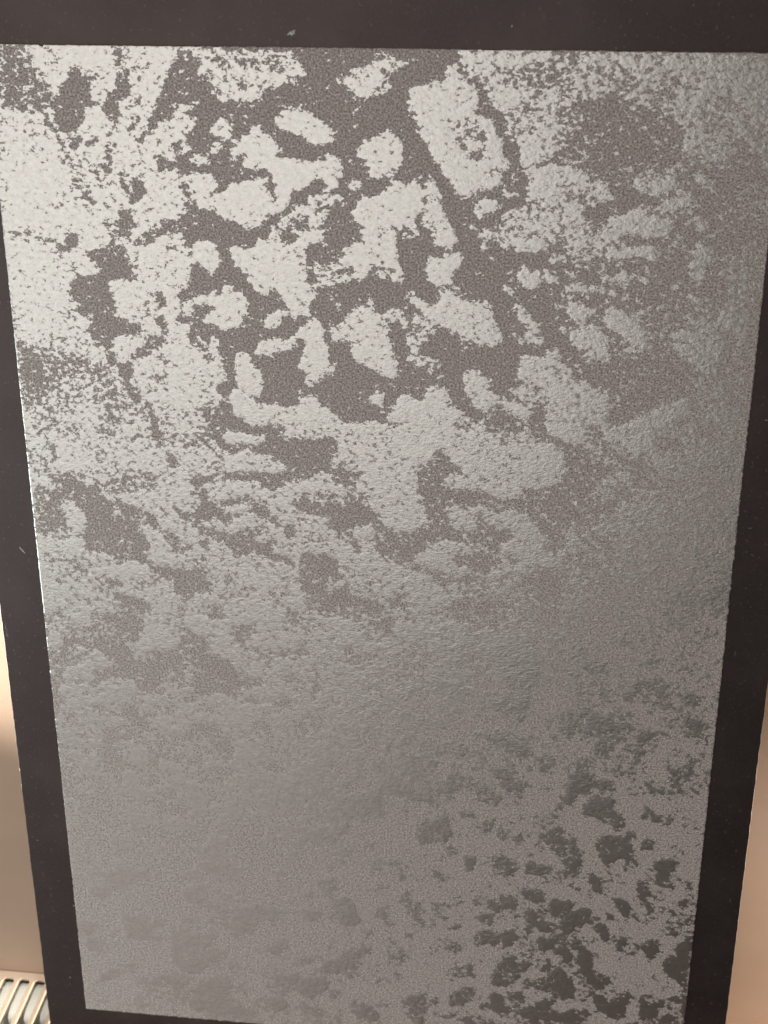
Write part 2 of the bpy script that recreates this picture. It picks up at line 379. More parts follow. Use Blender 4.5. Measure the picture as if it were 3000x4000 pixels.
# ---- silvered panel: the finish (1 = smooth silver patch, 0 = gritty matte) mapped over the sheet,
#      every shape in half-millimetres from the sheet's upper left corner
SHAPES = """T 87 29,-8 358,-12 341,307 -8,317
42 0 28,1 74,2 76,21 90,45 105,71 107,96 84,104 57,104 29,97 18,90
25 0 28,1 64,2 56,21 46,53 21,63
8 0 137,31 153,33 154,44 167,53 165,76 173,87 160,95 158,110 147,120 145,130 128,132 116,134 110,126 105,115 107,100 103,88 107,79 119,71 119,58 135,52
50 0 155,35 181,36 190,51 174,64 169,83 187,89 164,99 160,95 173,87 165,76 167,53 154,44
20 53 91,109 100,127 109,140 115,159
40 45 72,122 88,121 100,131
20 0 209,4 227,6 227,26 217,34 205,32 212,17
8 0 215,38 233,36 232,67 224,79 213,83 197,83 194,74 211,64 210,53
8 0 188,93 197,81 215,88 214,102 208,117 196,119 193,106
10 0 191,129 206,121 208,129 197,137 188,141
8 0 190,144 202,150 195,171 193,199 182,201 178,191 187,179 184,172 193,160
10 0 153,147 178,139 176,147 159,157 153,155
20 0 136,138 148,137 149,147 133,165 123,163 122,151
15 0 110,169 118,171 116,185 110,185
72 0 121,167 186,170 181,203 190,219 152,230 180,247 191,259 170,269 145,268 101,247 121,210
15 0 127,208 139,214 137,220 129,216
15 0 167,207 179,211 174,219
12 0 138,230 159,230 152,240 174,249 161,252 145,242
20 0 104,241 126,246 119,250 107,245
20 0 127,234 137,238 135,242
30 0 150,182 164,186 174,193 164,194
30 0 43,222 76,223 67,232 59,228
8 0 207,191 214,191 215,201 247,208 247,226 241,238 226,244 223,278 215,307 200,307 184,302 181,291 173,279 174,273 186,271 198,277 198,261 194,251 219,256 219,238 211,224 203,213
90 0 219,220 231,222 231,230 221,228
90 0 214,203 224,206 221,216 213,214
15 0 104,302 117,299 122,291 128,295 124,313 99,314 86,310 70,311 51,303 56,299 79,304
15 43 7,298 26,299 47,299
55 0 89,288 114,281 126,293 108,302
6 0 316,5 337,5 349,12 342,21 344,32 355,45 353,84 325,89 305,93 296,100 300,110 275,114 273,124 258,137 253,147 238,153 237,140 252,128 262,110 268,101 280,78 289,57 294,46 302,38 301,25 311,18
70 0 310,42 322,33 330,36 324,42
70 0 318,66 326,68 320,72
6 0 312,100 338,94 352,99 348,167 329,165 336,178 348,176 347,194 327,188 312,200 299,189 276,191 269,178 267,164 276,172 297,179 304,164 323,161 326,146 318,138 333,130 338,109
10 0 293,150 313,148 309,161 299,160
15 0 265,143 278,143 277,150 265,149
15 0 226,124 234,122 240,132 232,134
35 0 236,159 246,165 247,174 239,175
30 0 241,54 254,46 255,54
55 0 238,77 252,75 248,95 237,94
40 0 235,109 246,109 245,114 237,114
8 0 306,208 314,206 321,226 319,236 313,232 309,218
6 0 310,240 333,241 344,255 342,299 329,308 306,306 301,284 278,291 255,306 246,310 217,309 241,296 266,283 271,271 281,275 307,264
20 0 277,305 279,307 277,309
T 0 337,-12 656,-15 657,299 320,308
82 0 337,3 498,5 505,19 518,34 502,51 479,58 447,66 447,77 439,81 411,83 388,84 364,73 363,62 373,58 360,51 364,41 342,42 347,21 342,12
20 0 344,8 363,16 392,21 394,28 382,24 348,18
25 0 400,15 434,17 452,31 445,35 429,22 402,21
35 0 453,13 470,20 491,23 485,32 456,31
10 0 407,41 417,46 413,52 428,61 412,65 400,65 412,55
25 0 377,49 389,45 387,50 373,56
30 0 369,62 387,65 378,73 369,69
20 0 436,53 446,59 440,61
40 0 479,47 505,41 516,36 502,51 481,58
80 0 332,83 346,83 344,90 332,90
80 0 331,104 339,107 331,136 329,136
100 0 458,105 470,105 472,96 490,91 521,97 525,106 552,117 557,140 540,147 530,146 514,142 498,133 477,124 467,118 464,111
85 0 560,37 574,40 586,44 582,29 601,29 607,25 622,20 622,5 656,5 656,27 641,38 645,50 639,67 622,69 601,75 584,64 582,57 566,53 560,48
20 0 607,31 616,40 611,40
45 0 622,5 645,6 639,12 624,14
28 0 587,73 622,69 607,88 587,103
30 0 506,60 520,60 510,75
50 0 547,61 564,61 564,66 549,66
90 0 356,122 370,116 373,109 389,108 398,118 397,135 387,143 375,137 357,134
100 0 359,151 375,145 374,156 358,164
90 0 327,169 340,163 354,168 349,180 337,186 327,177
100 0 422,121 436,117 457,136 464,145 476,152 474,158 462,160 466,170 480,166 503,169 527,171 543,159 565,162 571,179 566,197 562,203 566,212 544,215 543,201 527,198 519,210 498,216 488,226 477,250 469,256 447,261 442,273 430,279 409,284 397,274 390,268 371,268 364,257 364,251 337,253 332,243 324,240 326,194 362,197 366,213 361,225 381,224 386,209 412,206 433,194 449,199 452,223 462,238 464,230 457,205 457,195 439,184 415,185 407,179 418,167 412,158 402,169 393,181 396,168 390,156 397,139 421,134
20 0 347,221 355,221 355,225 348,225
90 0 574,208 592,198 604,204 598,218 582,214
70 0 580,177 592,175 590,185
100 0 589,150 604,146 606,139 622,131 634,127 637,121 657,123 657,183 645,186 634,195 612,196 616,182 602,165 594,160
100 0 612,227 637,219 653,199 657,199 657,299 599,300 594,269 578,249 592,247 594,231
82 0 490,244 512,239 512,225 530,225 546,217 566,228 578,242 548,238 538,246 550,250 552,258 540,262 537,282 543,290 537,302 451,304 452,278 465,268 490,250
0 0 491,271 501,263 511,269 509,279 495,279
0 0 464,286 485,286 496,295 480,300 464,294
35 0 526,231 538,235 536,256 530,255
80 0 545,266 552,264 547,272
100 0 425,303 431,297 452,297 451,304
100 0 320,304 355,303 355,307 320,308
80 0 322,260 331,261 330,276 326,274
T 62 637,-15 946,-18 963,291 637,299
0 0 637,-15 750,-16 752,13 754,22 766,43 781,54 795,68 786,78 816,92 823,109 827,125 821,129 845,140 849,153 848,178 862,185 863,221 858,233 837,243 822,249 822,265 799,272 790,295 637,299
70 0 637,5 656,12 667,23 659,30 637,27
30 0 637,27 658,30 648,45 637,62
85 0 637,47 646,49 648,58 640,63 637,62
100 0 672,57 675,52 686,53 694,55 713,46 730,47 735,22 750,20 756,43 774,52 784,69 784,81 780,89 790,100 807,101 810,118 820,135 822,153 834,165 831,182 817,178 822,193 818,205 799,213 785,208 774,221 758,224 748,212 746,201 734,197 730,184 717,169 709,152 701,139 693,128 689,120 696,116 685,105 673,96 675,79
45 0 673,83 687,89 694,109 683,103 673,94
62 0 739,101 771,96 800,122 797,135 796,160 784,167 769,158 753,140 739,123
12 0 781,126 796,122 797,129 791,139 783,135
15 0 764,124 772,124 772,136 766,134
15 77 755,136 763,149 776,160 786,162
15 0 784,152 791,152 792,163 780,168
90 0 762,138 783,137 789,148 772,154
5 0 782,80 807,83 824,99 827,125 818,129 810,114 807,100 790,100 780,93
20 0 796,182 812,180 812,188 798,188
100 0 637,123 650,123 652,130 666,138 666,160 670,170 656,182 637,186
40 0 637,182 654,182 660,193 644,199 637,199
100 0 637,213 650,199 664,199 674,208 682,196 694,206 700,215 705,194 715,198 723,213 729,226 729,248 744,265 752,279 754,296 716,297 714,286 702,274 700,260 702,246 694,245 686,263 696,278 696,298 637,299
40 0 696,219 705,215 723,226 721,236 698,235
20 0 690,245 702,248 700,256 692,255
35 0 657,283 672,271 688,274 686,286 659,299
45 0 774,217 793,217 803,225 780,229
92 0 780,233 799,227 817,226 823,238 817,244 800,248 796,258 785,256
70 0 824,211 847,208 850,220 826,222
60 0 837,185 852,187 849,197 837,199
75 0 767,262 783,260 787,272 799,275 781,278 771,270
75 0 754,6 825,5 807,19 781,29 769,36 754,20
25 0 770,43 781,43 796,59 795,67 781,54
30 0 754,29 769,23 768,40 766,49 758,40
80 0 796,48 823,50 827,68 820,85 805,81 799,67
40 0 826,33 881,18 919,29 938,46 920,57 883,54 858,47 836,59 819,46
72 0 829,62 855,55 863,67 845,84 826,81
30 0 824,90 858,84 862,91 828,97
78 0 825,5 947,3 949,41 926,30 881,17 835,26
40 0 807,26 829,30 833,37 807,39
10 0 926,66 950,68 957,175 937,168 914,157 924,136 935,118 920,94
25 0 899,80 929,83 923,112 936,136 912,157 902,139 908,116
25 0 873,168 904,152 933,155 957,179 926,170 888,171 875,177
75 0 850,125 896,131 904,150 880,162 865,179 850,177 853,153
85 0 879,179 907,169 946,181 957,187 959,213 932,214 900,218 871,233 866,204
80 0 829,249 864,243 890,219 940,219 960,240 961,260 912,265 873,274 835,294 792,295 801,275 824,267
40 0 930,214 956,227 960,240 940,223
40 0 867,225 888,221 889,236 875,234
50 0 858,282 902,275 962,267 963,291 858,293
T 50 908,-17 1208,-21 1240,283 923,292
85 0 933,4 1048,3 1056,16 1054,39 1030,52 1021,40 992,35 965,24 937,18
75 0 909,14 928,16 972,41 1000,56 1032,65 1045,67 1031,76 999,60 982,57 961,73 940,68 927,45 910,29
35 0 970,7 981,10 1002,22 1029,42 1025,45 999,29 976,15
35 0 1010,6 1019,10 1038,20 1050,32 1058,39 1049,39 1031,20 1014,13
80 0 1055,4 1092,5 1093,16 1103,26 1076,32 1062,23
35 0 1064,39 1083,35 1095,46 1114,56 1113,67 1093,66 1087,75 1071,70 1065,77 1056,65
80 0 1087,55 1098,59 1095,69 1086,66
75 0 1106,44 1122,44 1133,63 1120,76 1105,80 1115,60
30 0 1099,26 1116,33 1127,38 1111,44
30 0 1156,68 1171,74 1175,83 1160,79
85 0 1159,83 1172,86 1189,108 1213,133 1207,146 1191,130 1168,101
75 0 1110,3 1210,2 1221,104 1198,89 1170,65 1132,54 1127,33 1102,23
40 0 1181,90 1204,115 1216,122 1224,133 1201,119
19 0 929,72 959,75 986,60 1009,78 1043,81 1075,88 1096,98 1100,124 1096,143 1103,157 1086,161 1078,173 1056,162 1054,177 1031,178 1024,187 1024,181 1010,197 997,209 985,196 959,183 942,174 928,165 916,150 926,123 947,99 930,86
10 0 995,207 1032,191 1029,208 1052,213 1075,216 1061,228 1038,225 1016,243 1005,247 988,243 979,259 964,259 953,248 955,233 977,226 1003,220
25 0 1093,157 1113,153 1139,164 1151,160 1153,198 1166,216 1177,239 1152,274 1134,286 1088,287 1089,264 1099,252 1059,245 1062,238 1102,237 1125,223 1116,206 1094,195 1091,178
35 0 1149,160 1178,147 1215,151 1227,159 1229,283 1134,286 1167,235
80 0 912,67 923,65 929,79 920,85 913,83
95 0 948,95 954,95 961,106 951,106
90 0 976,102 985,104 983,109 978,108
85 0 1036,96 1044,101 1041,103
80 0 994,148 1001,152 1000,159 994,156
80 0 1006,172 1019,170 1020,180 1008,178
85 0 1030,187 1037,189 1048,211 1037,210 1031,200
88 0 1055,196 1062,184 1075,190 1078,175 1089,178 1094,193 1086,205 1071,209 1064,217 1052,205
85 0 1094,210 1111,208 1125,221 1120,229 1097,223
70 0 1061,228 1087,214 1110,225 1103,237 1070,239
75 0 1119,179 1130,177 1149,194 1154,209 1142,203 1123,198
75 0 1098,120 1116,118 1130,134 1133,149 1115,151 1099,142
60 0 1119,114 1157,123 1177,141 1151,156 1133,149
90 0 953,213 974,203 983,196 1003,220 988,222 974,230 962,232 954,227
80 0 916,163 932,176 955,181 964,202 953,206 950,217 931,214 918,203
35 0 931,214 954,223 954,231 935,221
85 0 920,226 939,227 955,236 952,248 921,245
60 0 921,247 952,252 985,261 1007,278 1012,289 923,292
92 0 992,253 1017,245 1035,235 1043,246 1074,247 1099,250 1086,260 1086,274 1054,281 1022,276 1007,274 999,264
85 0 1123,250 1142,251 1151,266 1149,276 1128,263
85 0 1035,235 1046,227 1055,246 1040,248
10 0 1012,286 1054,283 1084,276 1087,287 1012,289
35 0 978,265 1005,270 1019,280 1005,278
0 15 1049,6 1058,5
0 15 1046,12 1058,11
0 15 1046,17 1052,17
T 90 -5,295 342,286 324,643 -46,659
12 55 9,300 28,299 47,301
10 0 52,300 64,303 93,309 90,314 78,315 63,310
10 0 110,303 122,292 130,292 128,314 132,318 117,323 102,329 89,326 103,317
35 38 70,324 85,326 90,336
45 30 77,318 87,332 101,340
6 0 179,291 218,290 217,302 215,312 207,302 182,305
6 0 133,331 149,322 176,317 184,307 196,309 206,316 209,327 204,337 214,345 215,360 227,368 221,374 198,371 176,375 175,390 182,407 186,415 180,434 199,440 202,451 222,448 228,456 222,470 209,470 192,468 175,471 171,493 176,515 171,526 158,515 161,487 145,490 142,477 134,468 128,460 138,451 126,438 112,426 119,415 107,409 110,375 123,371 136,368 158,363 161,357 155,345 143,337
85 0 128,436 139,434 143,442 134,451 130,447
60 0 148,457 163,454 156,465
15 47 112,352 120,364 126,371
6 0 217,310 236,297 245,289 281,288 268,294 252,311 229,314
6 0 303,287 342,286 342,303 321,305 314,316 309,305
6 0 315,342 335,344 339,354 337,383 316,394 309,405 292,405 291,397 308,380 315,369
95 0 329,352 335,354 333,360
6 0 336,410 317,417 316,432 300,426 284,433 284,442 309,443 310,458 299,465 310,473 324,477 332,494
20 46 299,407 297,428
6 0 250,405 255,390 266,396 271,412 268,419 258,413
10 0 232,418 243,413 243,424 234,427
8 0 253,432 261,430 268,444 265,466 260,455 251,449
30 0 227,469 248,464 265,472 260,483 244,490 230,487
8 0 201,501 214,491 230,482 242,490 242,501 228,506 204,512
8 0 246,499 257,501 269,509 266,517 256,514
20 56 261,468 254,484 244,490
30 0 271,476 282,476 277,485
8 0 178,517 206,514 205,529 209,536 200,542 197,558 210,555 215,571 212,584 197,587 196,572 188,558 187,543 177,528
10 0 217,582 225,582 237,599 234,613 254,614 246,630 239,646 232,647 229,622 226,599
25 0 229,555 236,559 233,572 224,573
40 0 226,535 259,531 254,549 234,546
20 0 299,581 306,585 301,594
30 0 258,582 266,587 259,605
75 0 86,406 111,418 112,452 140,472 143,494 158,515 166,528 123,526 81,505 39,485 32,468 72,466 98,467 78,440
85 0 9,421 45,424 77,453 62,480 18,477 4,464
55 0 3,477 39,489 95,500 128,514 167,524 187,545 187,572 196,589 222,593 228,633 232,647 130,651 128,615 93,612 90,653 11,656 1,620 3,519
25 0 3,517 45,517 46,546 64,546 32,562 36,587 15,597 27,606 5,606
30 0 2,486 17,492 15,508 4,508
70 0 67,539 140,529 141,569 103,598 74,581 63,559
78 0 100,584 135,592 125,651 95,639 102,616
30 0 141,565 176,566 184,581 157,584 145,576
20 0 139,596 183,590 187,601 168,611 165,627 150,628 155,609 138,603
20 0 183,626 198,623 196,632 184,635
80 0 53,618 93,616 90,653 49,655
35 0 17,643 34,623 37,639 23,652
60 0 249,587 326,606 324,643 245,646
T 0 321,287 657,278 658,628 301,644
100 0 320,307 339,302 355,303 365,320 364,339 354,362 346,362 335,344 318,341
100 0 315,392 336,393 347,391 356,380 357,397 365,395 368,380 375,373 389,386 401,389 409,406 408,421 399,429 397,444 382,451 367,454 357,446 331,444 336,429 354,414 348,410 331,413 315,405
100 0 381,316 394,309 398,315 421,311 429,298 444,296 452,296 452,284 464,283 464,295 482,305 498,302 497,290 487,283 539,281 541,291 535,301 521,302 504,314 506,326 512,330 507,353 511,371 523,379 527,392 510,407 514,421 508,426 500,420 489,431 477,427 477,410 469,398 459,385 449,380 440,390 424,389 414,372 409,356 388,342 387,328
75 0 462,299 490,305 508,322 510,343 483,339 463,320
15 0 450,355 462,352 451,367
95 0 435,432 448,423 469,414 477,418 464,431 462,446 451,449 436,445
90 0 595,280 657,278 658,359 629,356 617,348 601,365 585,359 560,370 527,377 521,371 530,361 526,348 514,347 516,336 528,332 544,336 565,337 563,329 573,325 569,309 601,300 603,288
50 0 516,334 544,336 565,347 554,368 527,373 532,356
15 0 554,348 575,339 593,340 587,349 564,355
30 0 544,329 563,331 565,339 548,340
25 0 611,338 646,341 654,353 638,345 619,346
60 0 544,383 558,380 562,397 570,403 566,413 545,406
92 0 545,439 572,432 570,417 593,402 609,406 605,385 617,387 617,405 629,420 658,408 658,421 640,421 644,448 648,474 656,490 658,529 650,527 625,517 613,509 596,505 586,493 577,478 584,465 565,464 549,469 545,456
40 0 572,411 591,400 605,404 605,387 611,385 613,410 588,415 574,423
100 0 491,452 501,439 514,432 524,425 534,440 536,463 544,490 544,501 556,505 554,520 537,529 524,539 518,548 501,544 504,524 491,516 496,496 502,487 505,472 492,458
88 0 414,493 425,480 423,467 438,468 459,463 474,463 491,452 492,477 479,484 458,487 450,496 437,490 424,499
100 0 382,503 386,492 403,491 411,499 409,510 425,521 429,534 431,553 424,567 413,572 396,561 388,551 382,535 387,518
85 0 311,471 324,468 338,478 341,468 351,465 360,469 355,482 357,493 362,512 366,527 373,542 360,547 347,550 355,567 354,590 332,591 319,593 323,613 337,633 330,642 301,644
10 0 328,474 336,481 337,494 342,496 336,511 330,507
30 0 311,473 328,477 327,485 310,484
100 0 359,574 377,564 379,555 392,559 396,568 411,574 417,583 438,582 455,579 464,585 494,579 488,566 477,558 488,553 499,559 511,559 522,561 528,576 540,584 549,595 566,601 561,614 604,608 625,600 642,613 658,615 658,628 458,637 463,623 450,615 420,623 403,619 399,610 386,606 373,598 376,586
60 0 473,556 499,555 520,565 492,575
10 0 467,623 491,613 497,615 476,625
55 0 547,586 566,601 557,610 540,591
80 0 608,561 625,550 640,554 640,571 631,580 612,572
50 0 557,583 587,582 583,587 562,590
65 0 621,594 642,580 658,575 658,606 638,593
70 0 332,600 343,595 347,603 336,608
90 0 358,637 376,629 398,630 404,639 358,641
T 0 637,279 962,270 981,613 637,629
100 0 637,279 660,282 655,298 659,316 661,332 667,340 669,362 653,365 649,353 637,355
50 0 637,337 657,338 651,359 637,357
75 0 660,280 694,277 696,295 687,299 676,292 663,290
100 0 710,277 752,276 754,296 744,302 732,306 718,298 714,289
100 0 703,329 707,313 717,321 725,322 736,312 760,309 765,329 757,338 747,344 745,354 757,364 754,372 741,370 717,367 709,357 705,341
35 0 723,365 757,362 762,380 742,389 724,381
92 0 673,375 683,376 697,388 708,398 722,402 726,383 742,375 758,378 766,392 786,390 808,389 815,405 821,423 830,442 834,456 820,467 790,464 777,452 759,444 739,439 724,431 718,435 704,417 691,405 673,391
85 0 637,415 661,406 677,401 673,412 663,414 677,428 671,441 657,427 637,426
10 0 667,410 683,403 690,415 686,432 677,426
85 0 688,418 698,419 718,435 726,441 698,455 672,462 677,437 686,432
50 0 673,437 708,436 718,448 767,446 780,458 768,471 759,451 729,443 708,461 688,483 674,462
80 0 671,458 688,455 702,474 686,481 674,468
100 0 637,438 647,442 645,463 653,480 655,501 661,514 655,527 637,525
65 0 676,479 705,482 723,490 742,502 719,507 699,506 676,496
45 0 699,502 730,507 740,517 730,530 715,529 703,510
95 0 655,570 670,552 697,567 709,546 724,535 742,539 749,562 760,577 774,585 800,606 804,621 637,629 637,611 649,582
25 0 637,598 658,606 683,600 674,609 653,613 637,607
90 0 765,510 787,503 808,519 819,540 827,544 856,560 877,572 886,578 880,590 853,584 830,565 803,582 784,567 778,552 769,533
30 0 802,530 835,548 856,560 846,560 813,544
25 0 819,559 834,565 843,585 824,585 815,570
60 0 799,575 820,572 818,590 801,588
50 0 779,603 804,595 825,607 845,602 876,592 885,605 885,618 773,623
25 0 756,595 783,598 792,609 775,618 760,608
88 0 859,483 869,478 900,479 917,460 927,470 926,487 947,494 953,507 955,537 978,557 981,613 916,616 907,595 911,560 902,537 878,529 859,523 856,511 862,495
70 0 843,537 876,531 905,543 910,562 885,574 856,558
20 0 902,488 915,498 913,502 904,496
30 0 919,502 931,506 924,514
35 0 911,558 930,568 924,570
10 0 884,592 905,588 912,616 887,618
88 0 829,362 839,359 851,371 850,379 834,374
85 0 850,394 858,391 869,405 881,417 891,427 892,440 901,454 897,467 881,461 866,445 872,430 857,416 851,406
60 0 840,439 866,441 881,461 861,462 848,452
30 0 804,468 840,460 857,477 821,480
92 0 852,345 860,329 872,334 876,342 891,338 890,358 881,370 865,365 855,353
60 0 781,341 797,340 807,348 785,349
50 0 828,337 848,335 848,345 832,343
90 0 795,292 805,302 802,312 792,308
90 0 802,316 816,318 814,324 804,322
80 0 775,275 962,270 963,292 932,289 929,303 894,302 888,306 849,309 827,300 809,292 799,296 791,287 783,281
30 0 860,281 883,274 881,284 866,287
40 0 889,284 951,280 952,296 929,299 894,296
10 0 896,300 929,301 927,309 904,307
70 0 898,313 933,307 963,294 965,323 945,320 914,325 903,323
80 0 895,333 919,345 916,357 904,357 894,348
70 0 931,342 946,338 947,350 931,348
75 0 895,366 913,367 927,371 947,354 967,357 968,370 945,376 921,375 905,372
50 0 915,383 933,383 936,397 914,400
88 0 937,391 949,382 969,390 973,470 953,463 939,453 926,441 925,430 941,415
20 0 947,419 959,431 958,435 949,427
T 20 922,271 1238,263 1273,600 939,615
60 0 922,271 1003,269 1013,281 1014,290 994,305 971,309 955,316 936,314 924,307
90 0 999,269 1087,267 1082,277 1053,278 1030,276 1009,275
88 0 1001,299 1043,294 1066,293 1073,305 1068,317 1056,313 1048,311 1025,310 998,317 988,311
40 0 924,307 963,316 994,315 972,327 936,328 924,323
70 0 929,339 945,338 943,348 932,348
85 0 980,335 989,331 996,341 1006,348 1002,354 988,347
90 0 1008,336 1018,332 1035,345 1035,353 1024,354 1010,346
80 0 1050,341 1062,339 1066,350 1055,353
75 0 942,358 956,356 968,366 987,355 994,369 974,371 950,370
80 0 999,369 1009,368 1010,375 1002,375
85 0 936,391 947,382 968,394 980,402 976,410 965,419 961,427 949,423 943,411
50 0 926,355 942,358 947,378 936,389 927,379
90 0 995,397 1007,393 1021,396 1035,406 1052,420 1061,434 1066,448 1050,453 1042,445 1030,441 1015,433 1005,428 995,418
85 0 942,438 961,427 989,426 1002,444 1005,463 1012,479 1009,488 992,482 976,478 964,466 945,459
30 0 968,410 995,418 989,426 973,422
55 0 1030,449 1070,448 1078,460 1060,482 1036,476
30 0 1065,436 1108,438 1109,453 1082,458
88 0 1112,432 1127,423 1139,431 1166,424 1190,435 1194,456 1188,473 1179,486 1184,502 1169,505 1144,487 1131,475 1106,459
70 0 1099,351 1117,349 1121,361 1106,363
80 0 1123,315 1131,291 1149,283 1158,300 1158,316 1147,328 1153,348 1132,352 1123,337
55 0 1122,369 1151,368 1174,387 1160,400 1132,393 1112,385
80 0 1129,405 1149,408 1174,412 1182,391 1202,398 1208,419 1186,429 1146,425 1128,417
45 0 1174,304 1229,283 1232,349 1230,412 1228,463 1202,443 1207,410 1182,387 1188,353 1167,333
70 0 1092,284 1102,286 1104,294 1093,292
85 0 933,491 947,499 954,517 975,523 987,533 996,539 1010,545 1014,569 1007,591 1016,599 1051,584 1079,570 1117,551 1128,540 1145,550 1151,571 1120,581 1102,608 939,615
35 0 969,601 991,598 1006,612 974,614
15 0 1030,572 1050,567 1051,582 1029,585
50 0 1050,571 1082,564 1079,581 1055,580
45 0 1143,508 1183,506 1226,484 1230,602 1152,606 1158,567 1149,550
70 0 1158,560 1197,548 1225,558 1228,602 1172,605
T 80 -43,635 325,619 305,1019 -89,1044
50 0 7,633 96,629 113,642 90,650 46,645 31,652 14,646
25 0 37,664 46,668 57,686 53,705 45,703 48,689 38,678
60 0 2,679 36,701 42,724 27,744 11,726 2,703
98 0 59,667 92,670 118,688 116,711 92,729 62,714 57,691
50 0 97,670 133,671 132,685 105,684
30 0 136,634 157,640 154,656 139,648
20 53 181,673 191,659 208,647
30 49 162,697 182,696
15 0 229,623 240,623 251,656 251,666 237,668 234,650 228,641
50 0 246,636 325,628 323,665 296,675 279,662 253,661
25 0 257,677 274,685 277,701 261,709 250,705
20 0 285,722 320,723 318,767 306,749
45 0 105,733 150,736 196,717 238,719 236,748 207,754 162,759 132,758
45 0 35,729 83,722 105,735 81,746 36,748
20 0 8,754 31,753 53,757 63,742 91,743 122,749 132,767 151,778 161,773 183,779 200,790 196,812 199,836 219,847 213,862 192,875 207,879 215,899 243,895 251,917 235,920 210,912 202,897 177,889 160,902 146,903 143,888 129,879 106,880 89,866 81,847 64,838 54,844 47,825 29,821 11,836 6,798
35 0 6,812 47,820 63,843 76,855 48,859 8,846
95 0 55,783 67,775 78,782 91,793 98,819 94,834 77,845 61,824 60,809 54,795
80 0 146,790 159,787 166,797 144,807
35 0 144,810 182,793 194,812 166,826
90 0 191,819 213,825 233,839 236,856 220,859 201,841
25 0 206,797 216,792 232,810 230,820 212,816
30 0 232,822 256,828 273,846 300,855 299,869 258,877 241,858
20 0 264,775 277,788 294,802 275,808 263,794
15 0 213,899 252,899 311,906 308,966 284,975 272,955 253,951 251,922 228,918
40 0 272,950 285,965 274,986 262,1007 258,981
50 0 50,883 92,888 114,902 89,924 52,918
92 0 122,914 150,905 177,891 202,897 208,912 200,922 172,921 144,930 126,926
20 0 123,932 158,932 152,942 129,944
55 0 167,926 204,929 207,947 175,954
15 0 135,959 169,964 201,977 209,992 177,992 158,985 136,966
15 0 89,1005 129,1007 166,1002 194,1006 190,1026 74,1034 90,1020
60 0 23,1001 48,1010 60,1035 46,1036 29,1016
25 0 11,1002 30,1003 57,1022 65,1029 37,1026 9,1023
55 0 71,968 94,971 93,987 69,985
90 0 209,924 250,927 257,966 249,1023 205,1025 207,990 197,965
85 0 265,991 307,973 305,1019 263,1022
T 80 303,620 658,605 660,996 281,1021
45 0 303,620 335,619 336,653 313,665 300,661
6 0 335,619 403,616 407,624 424,624 459,620 467,624 454,636 449,643 484,644 525,640 552,636 558,663 545,677 549,695 573,687 603,700 586,712 586,726 562,725 547,716 547,705 526,699 508,711 491,717 473,720 460,732 442,740 429,736 416,727 374,722 350,726 353,712 395,707 430,708 452,705 471,697 457,688 439,684 442,673 418,672 396,670 372,669 348,668 347,654 338,646
97 0 352,643 365,632 389,633 406,638 430,639 427,653 408,658 392,655 373,660 356,652
35 0 373,658 394,659 407,665 394,670 375,667
50 0 552,665 586,673 603,697 582,698 560,688
12 0 297,721 324,718 339,722 337,729 312,732 327,750 324,767 348,766 375,757 393,749 404,754 419,765 432,780 436,790 453,805 482,806 477,821 470,831 457,827 462,812 444,806 422,793 401,787 383,788 369,800 351,804 329,795 306,806 293,802 294,783 312,779 310,763 296,745
95 0 347,780 368,772 399,768 403,777 383,783 356,791
30 0 294,783 327,786 331,805 306,806 293,802
85 0 321,739 337,729 363,725 403,726 420,736 402,749 375,753 348,761 328,762
15 0 476,769 490,747 507,748 516,757 529,768 551,765 577,756 579,745 594,749 607,767 625,775 631,789 651,802 659,811 659,859 642,860 624,851 618,828 618,801 583,801 581,815 589,834 600,845 594,858 581,837 561,828 554,817 537,806 539,784 515,783 493,780
45 0 490,742 516,739 581,728 620,743 620,761 599,753 559,760 527,757 505,748
35 0 525,754 549,756 551,767 533,768
25 0 484,790 500,784 497,798 486,799
15 0 423,848 435,823 448,832 441,847 434,862 451,863 476,874 482,879 462,882 438,871 416,863 386,869 368,880 360,856 344,847 365,839 396,835 416,841
45 0 305,816 359,827 399,815 418,805 435,814 403,835 358,839 335,853 304,845
30 0 304,837 320,837 319,861 303,864
35 0 517,819 530,830 543,834 527,842
17 0 487,871 503,860 532,856 538,868 551,875 553,894 560,901 553,909 538,895 535,915 539,932 566,920 580,934 602,945 660,957 660,996 575,1002 545,989 525,980 498,982 494,947 488,925 484,901
35 0 532,856 549,863 554,872 538,871
55 0 541,949 602,960 597,975 548,974
35 0 289,875 316,878 321,903 309,918 322,932 321,957 307,961 284,955
20 0 295,926 324,937 321,950 296,951
35 0 314,963 343,969 338,989 349,996 333,1002 315,988
75 0 453,967 480,968 473,983 453,977
45 0 646,928 660,927 660,957 638,953
T 85 637,606 980,591 1002,975 637,998
20 76 637,608 658,609 674,604
40 0 754,600 783,599 783,617 767,615 754,607
20 0 802,598 907,594 914,613 941,623 958,636 983,646 991,784 979,789 963,806 949,828 926,834 921,809 905,793 883,764 861,754 834,764 795,750 791,757 757,745 748,757 751,790 766,798 797,801 792,776 800,761 815,772 822,786 843,792 854,800 865,807 848,817 832,832 806,827 776,824 745,821 724,829 698,847 685,860 665,878 654,864 637,860 637,803 658,806 684,807 697,797 715,799 714,777 708,761 705,738 692,725 696,677 722,671 723,655 734,648 738,659 751,665 755,676 768,683 773,691 790,709 781,705 764,692 749,690 741,700 739,718 761,722 786,720 814,724 833,737 871,732 879,716 904,715 941,699 948,670 944,643 915,631 894,627 877,622 847,639 825,626
60 0 804,616 877,613 894,627 847,639 819,626
35 0 845,844 864,838 877,849 874,861 856,860
20 0 761,841 780,840 781,866 768,874 761,858
20 0 680,867 698,869 724,877 760,889 790,892 778,913 734,910 716,889 694,881
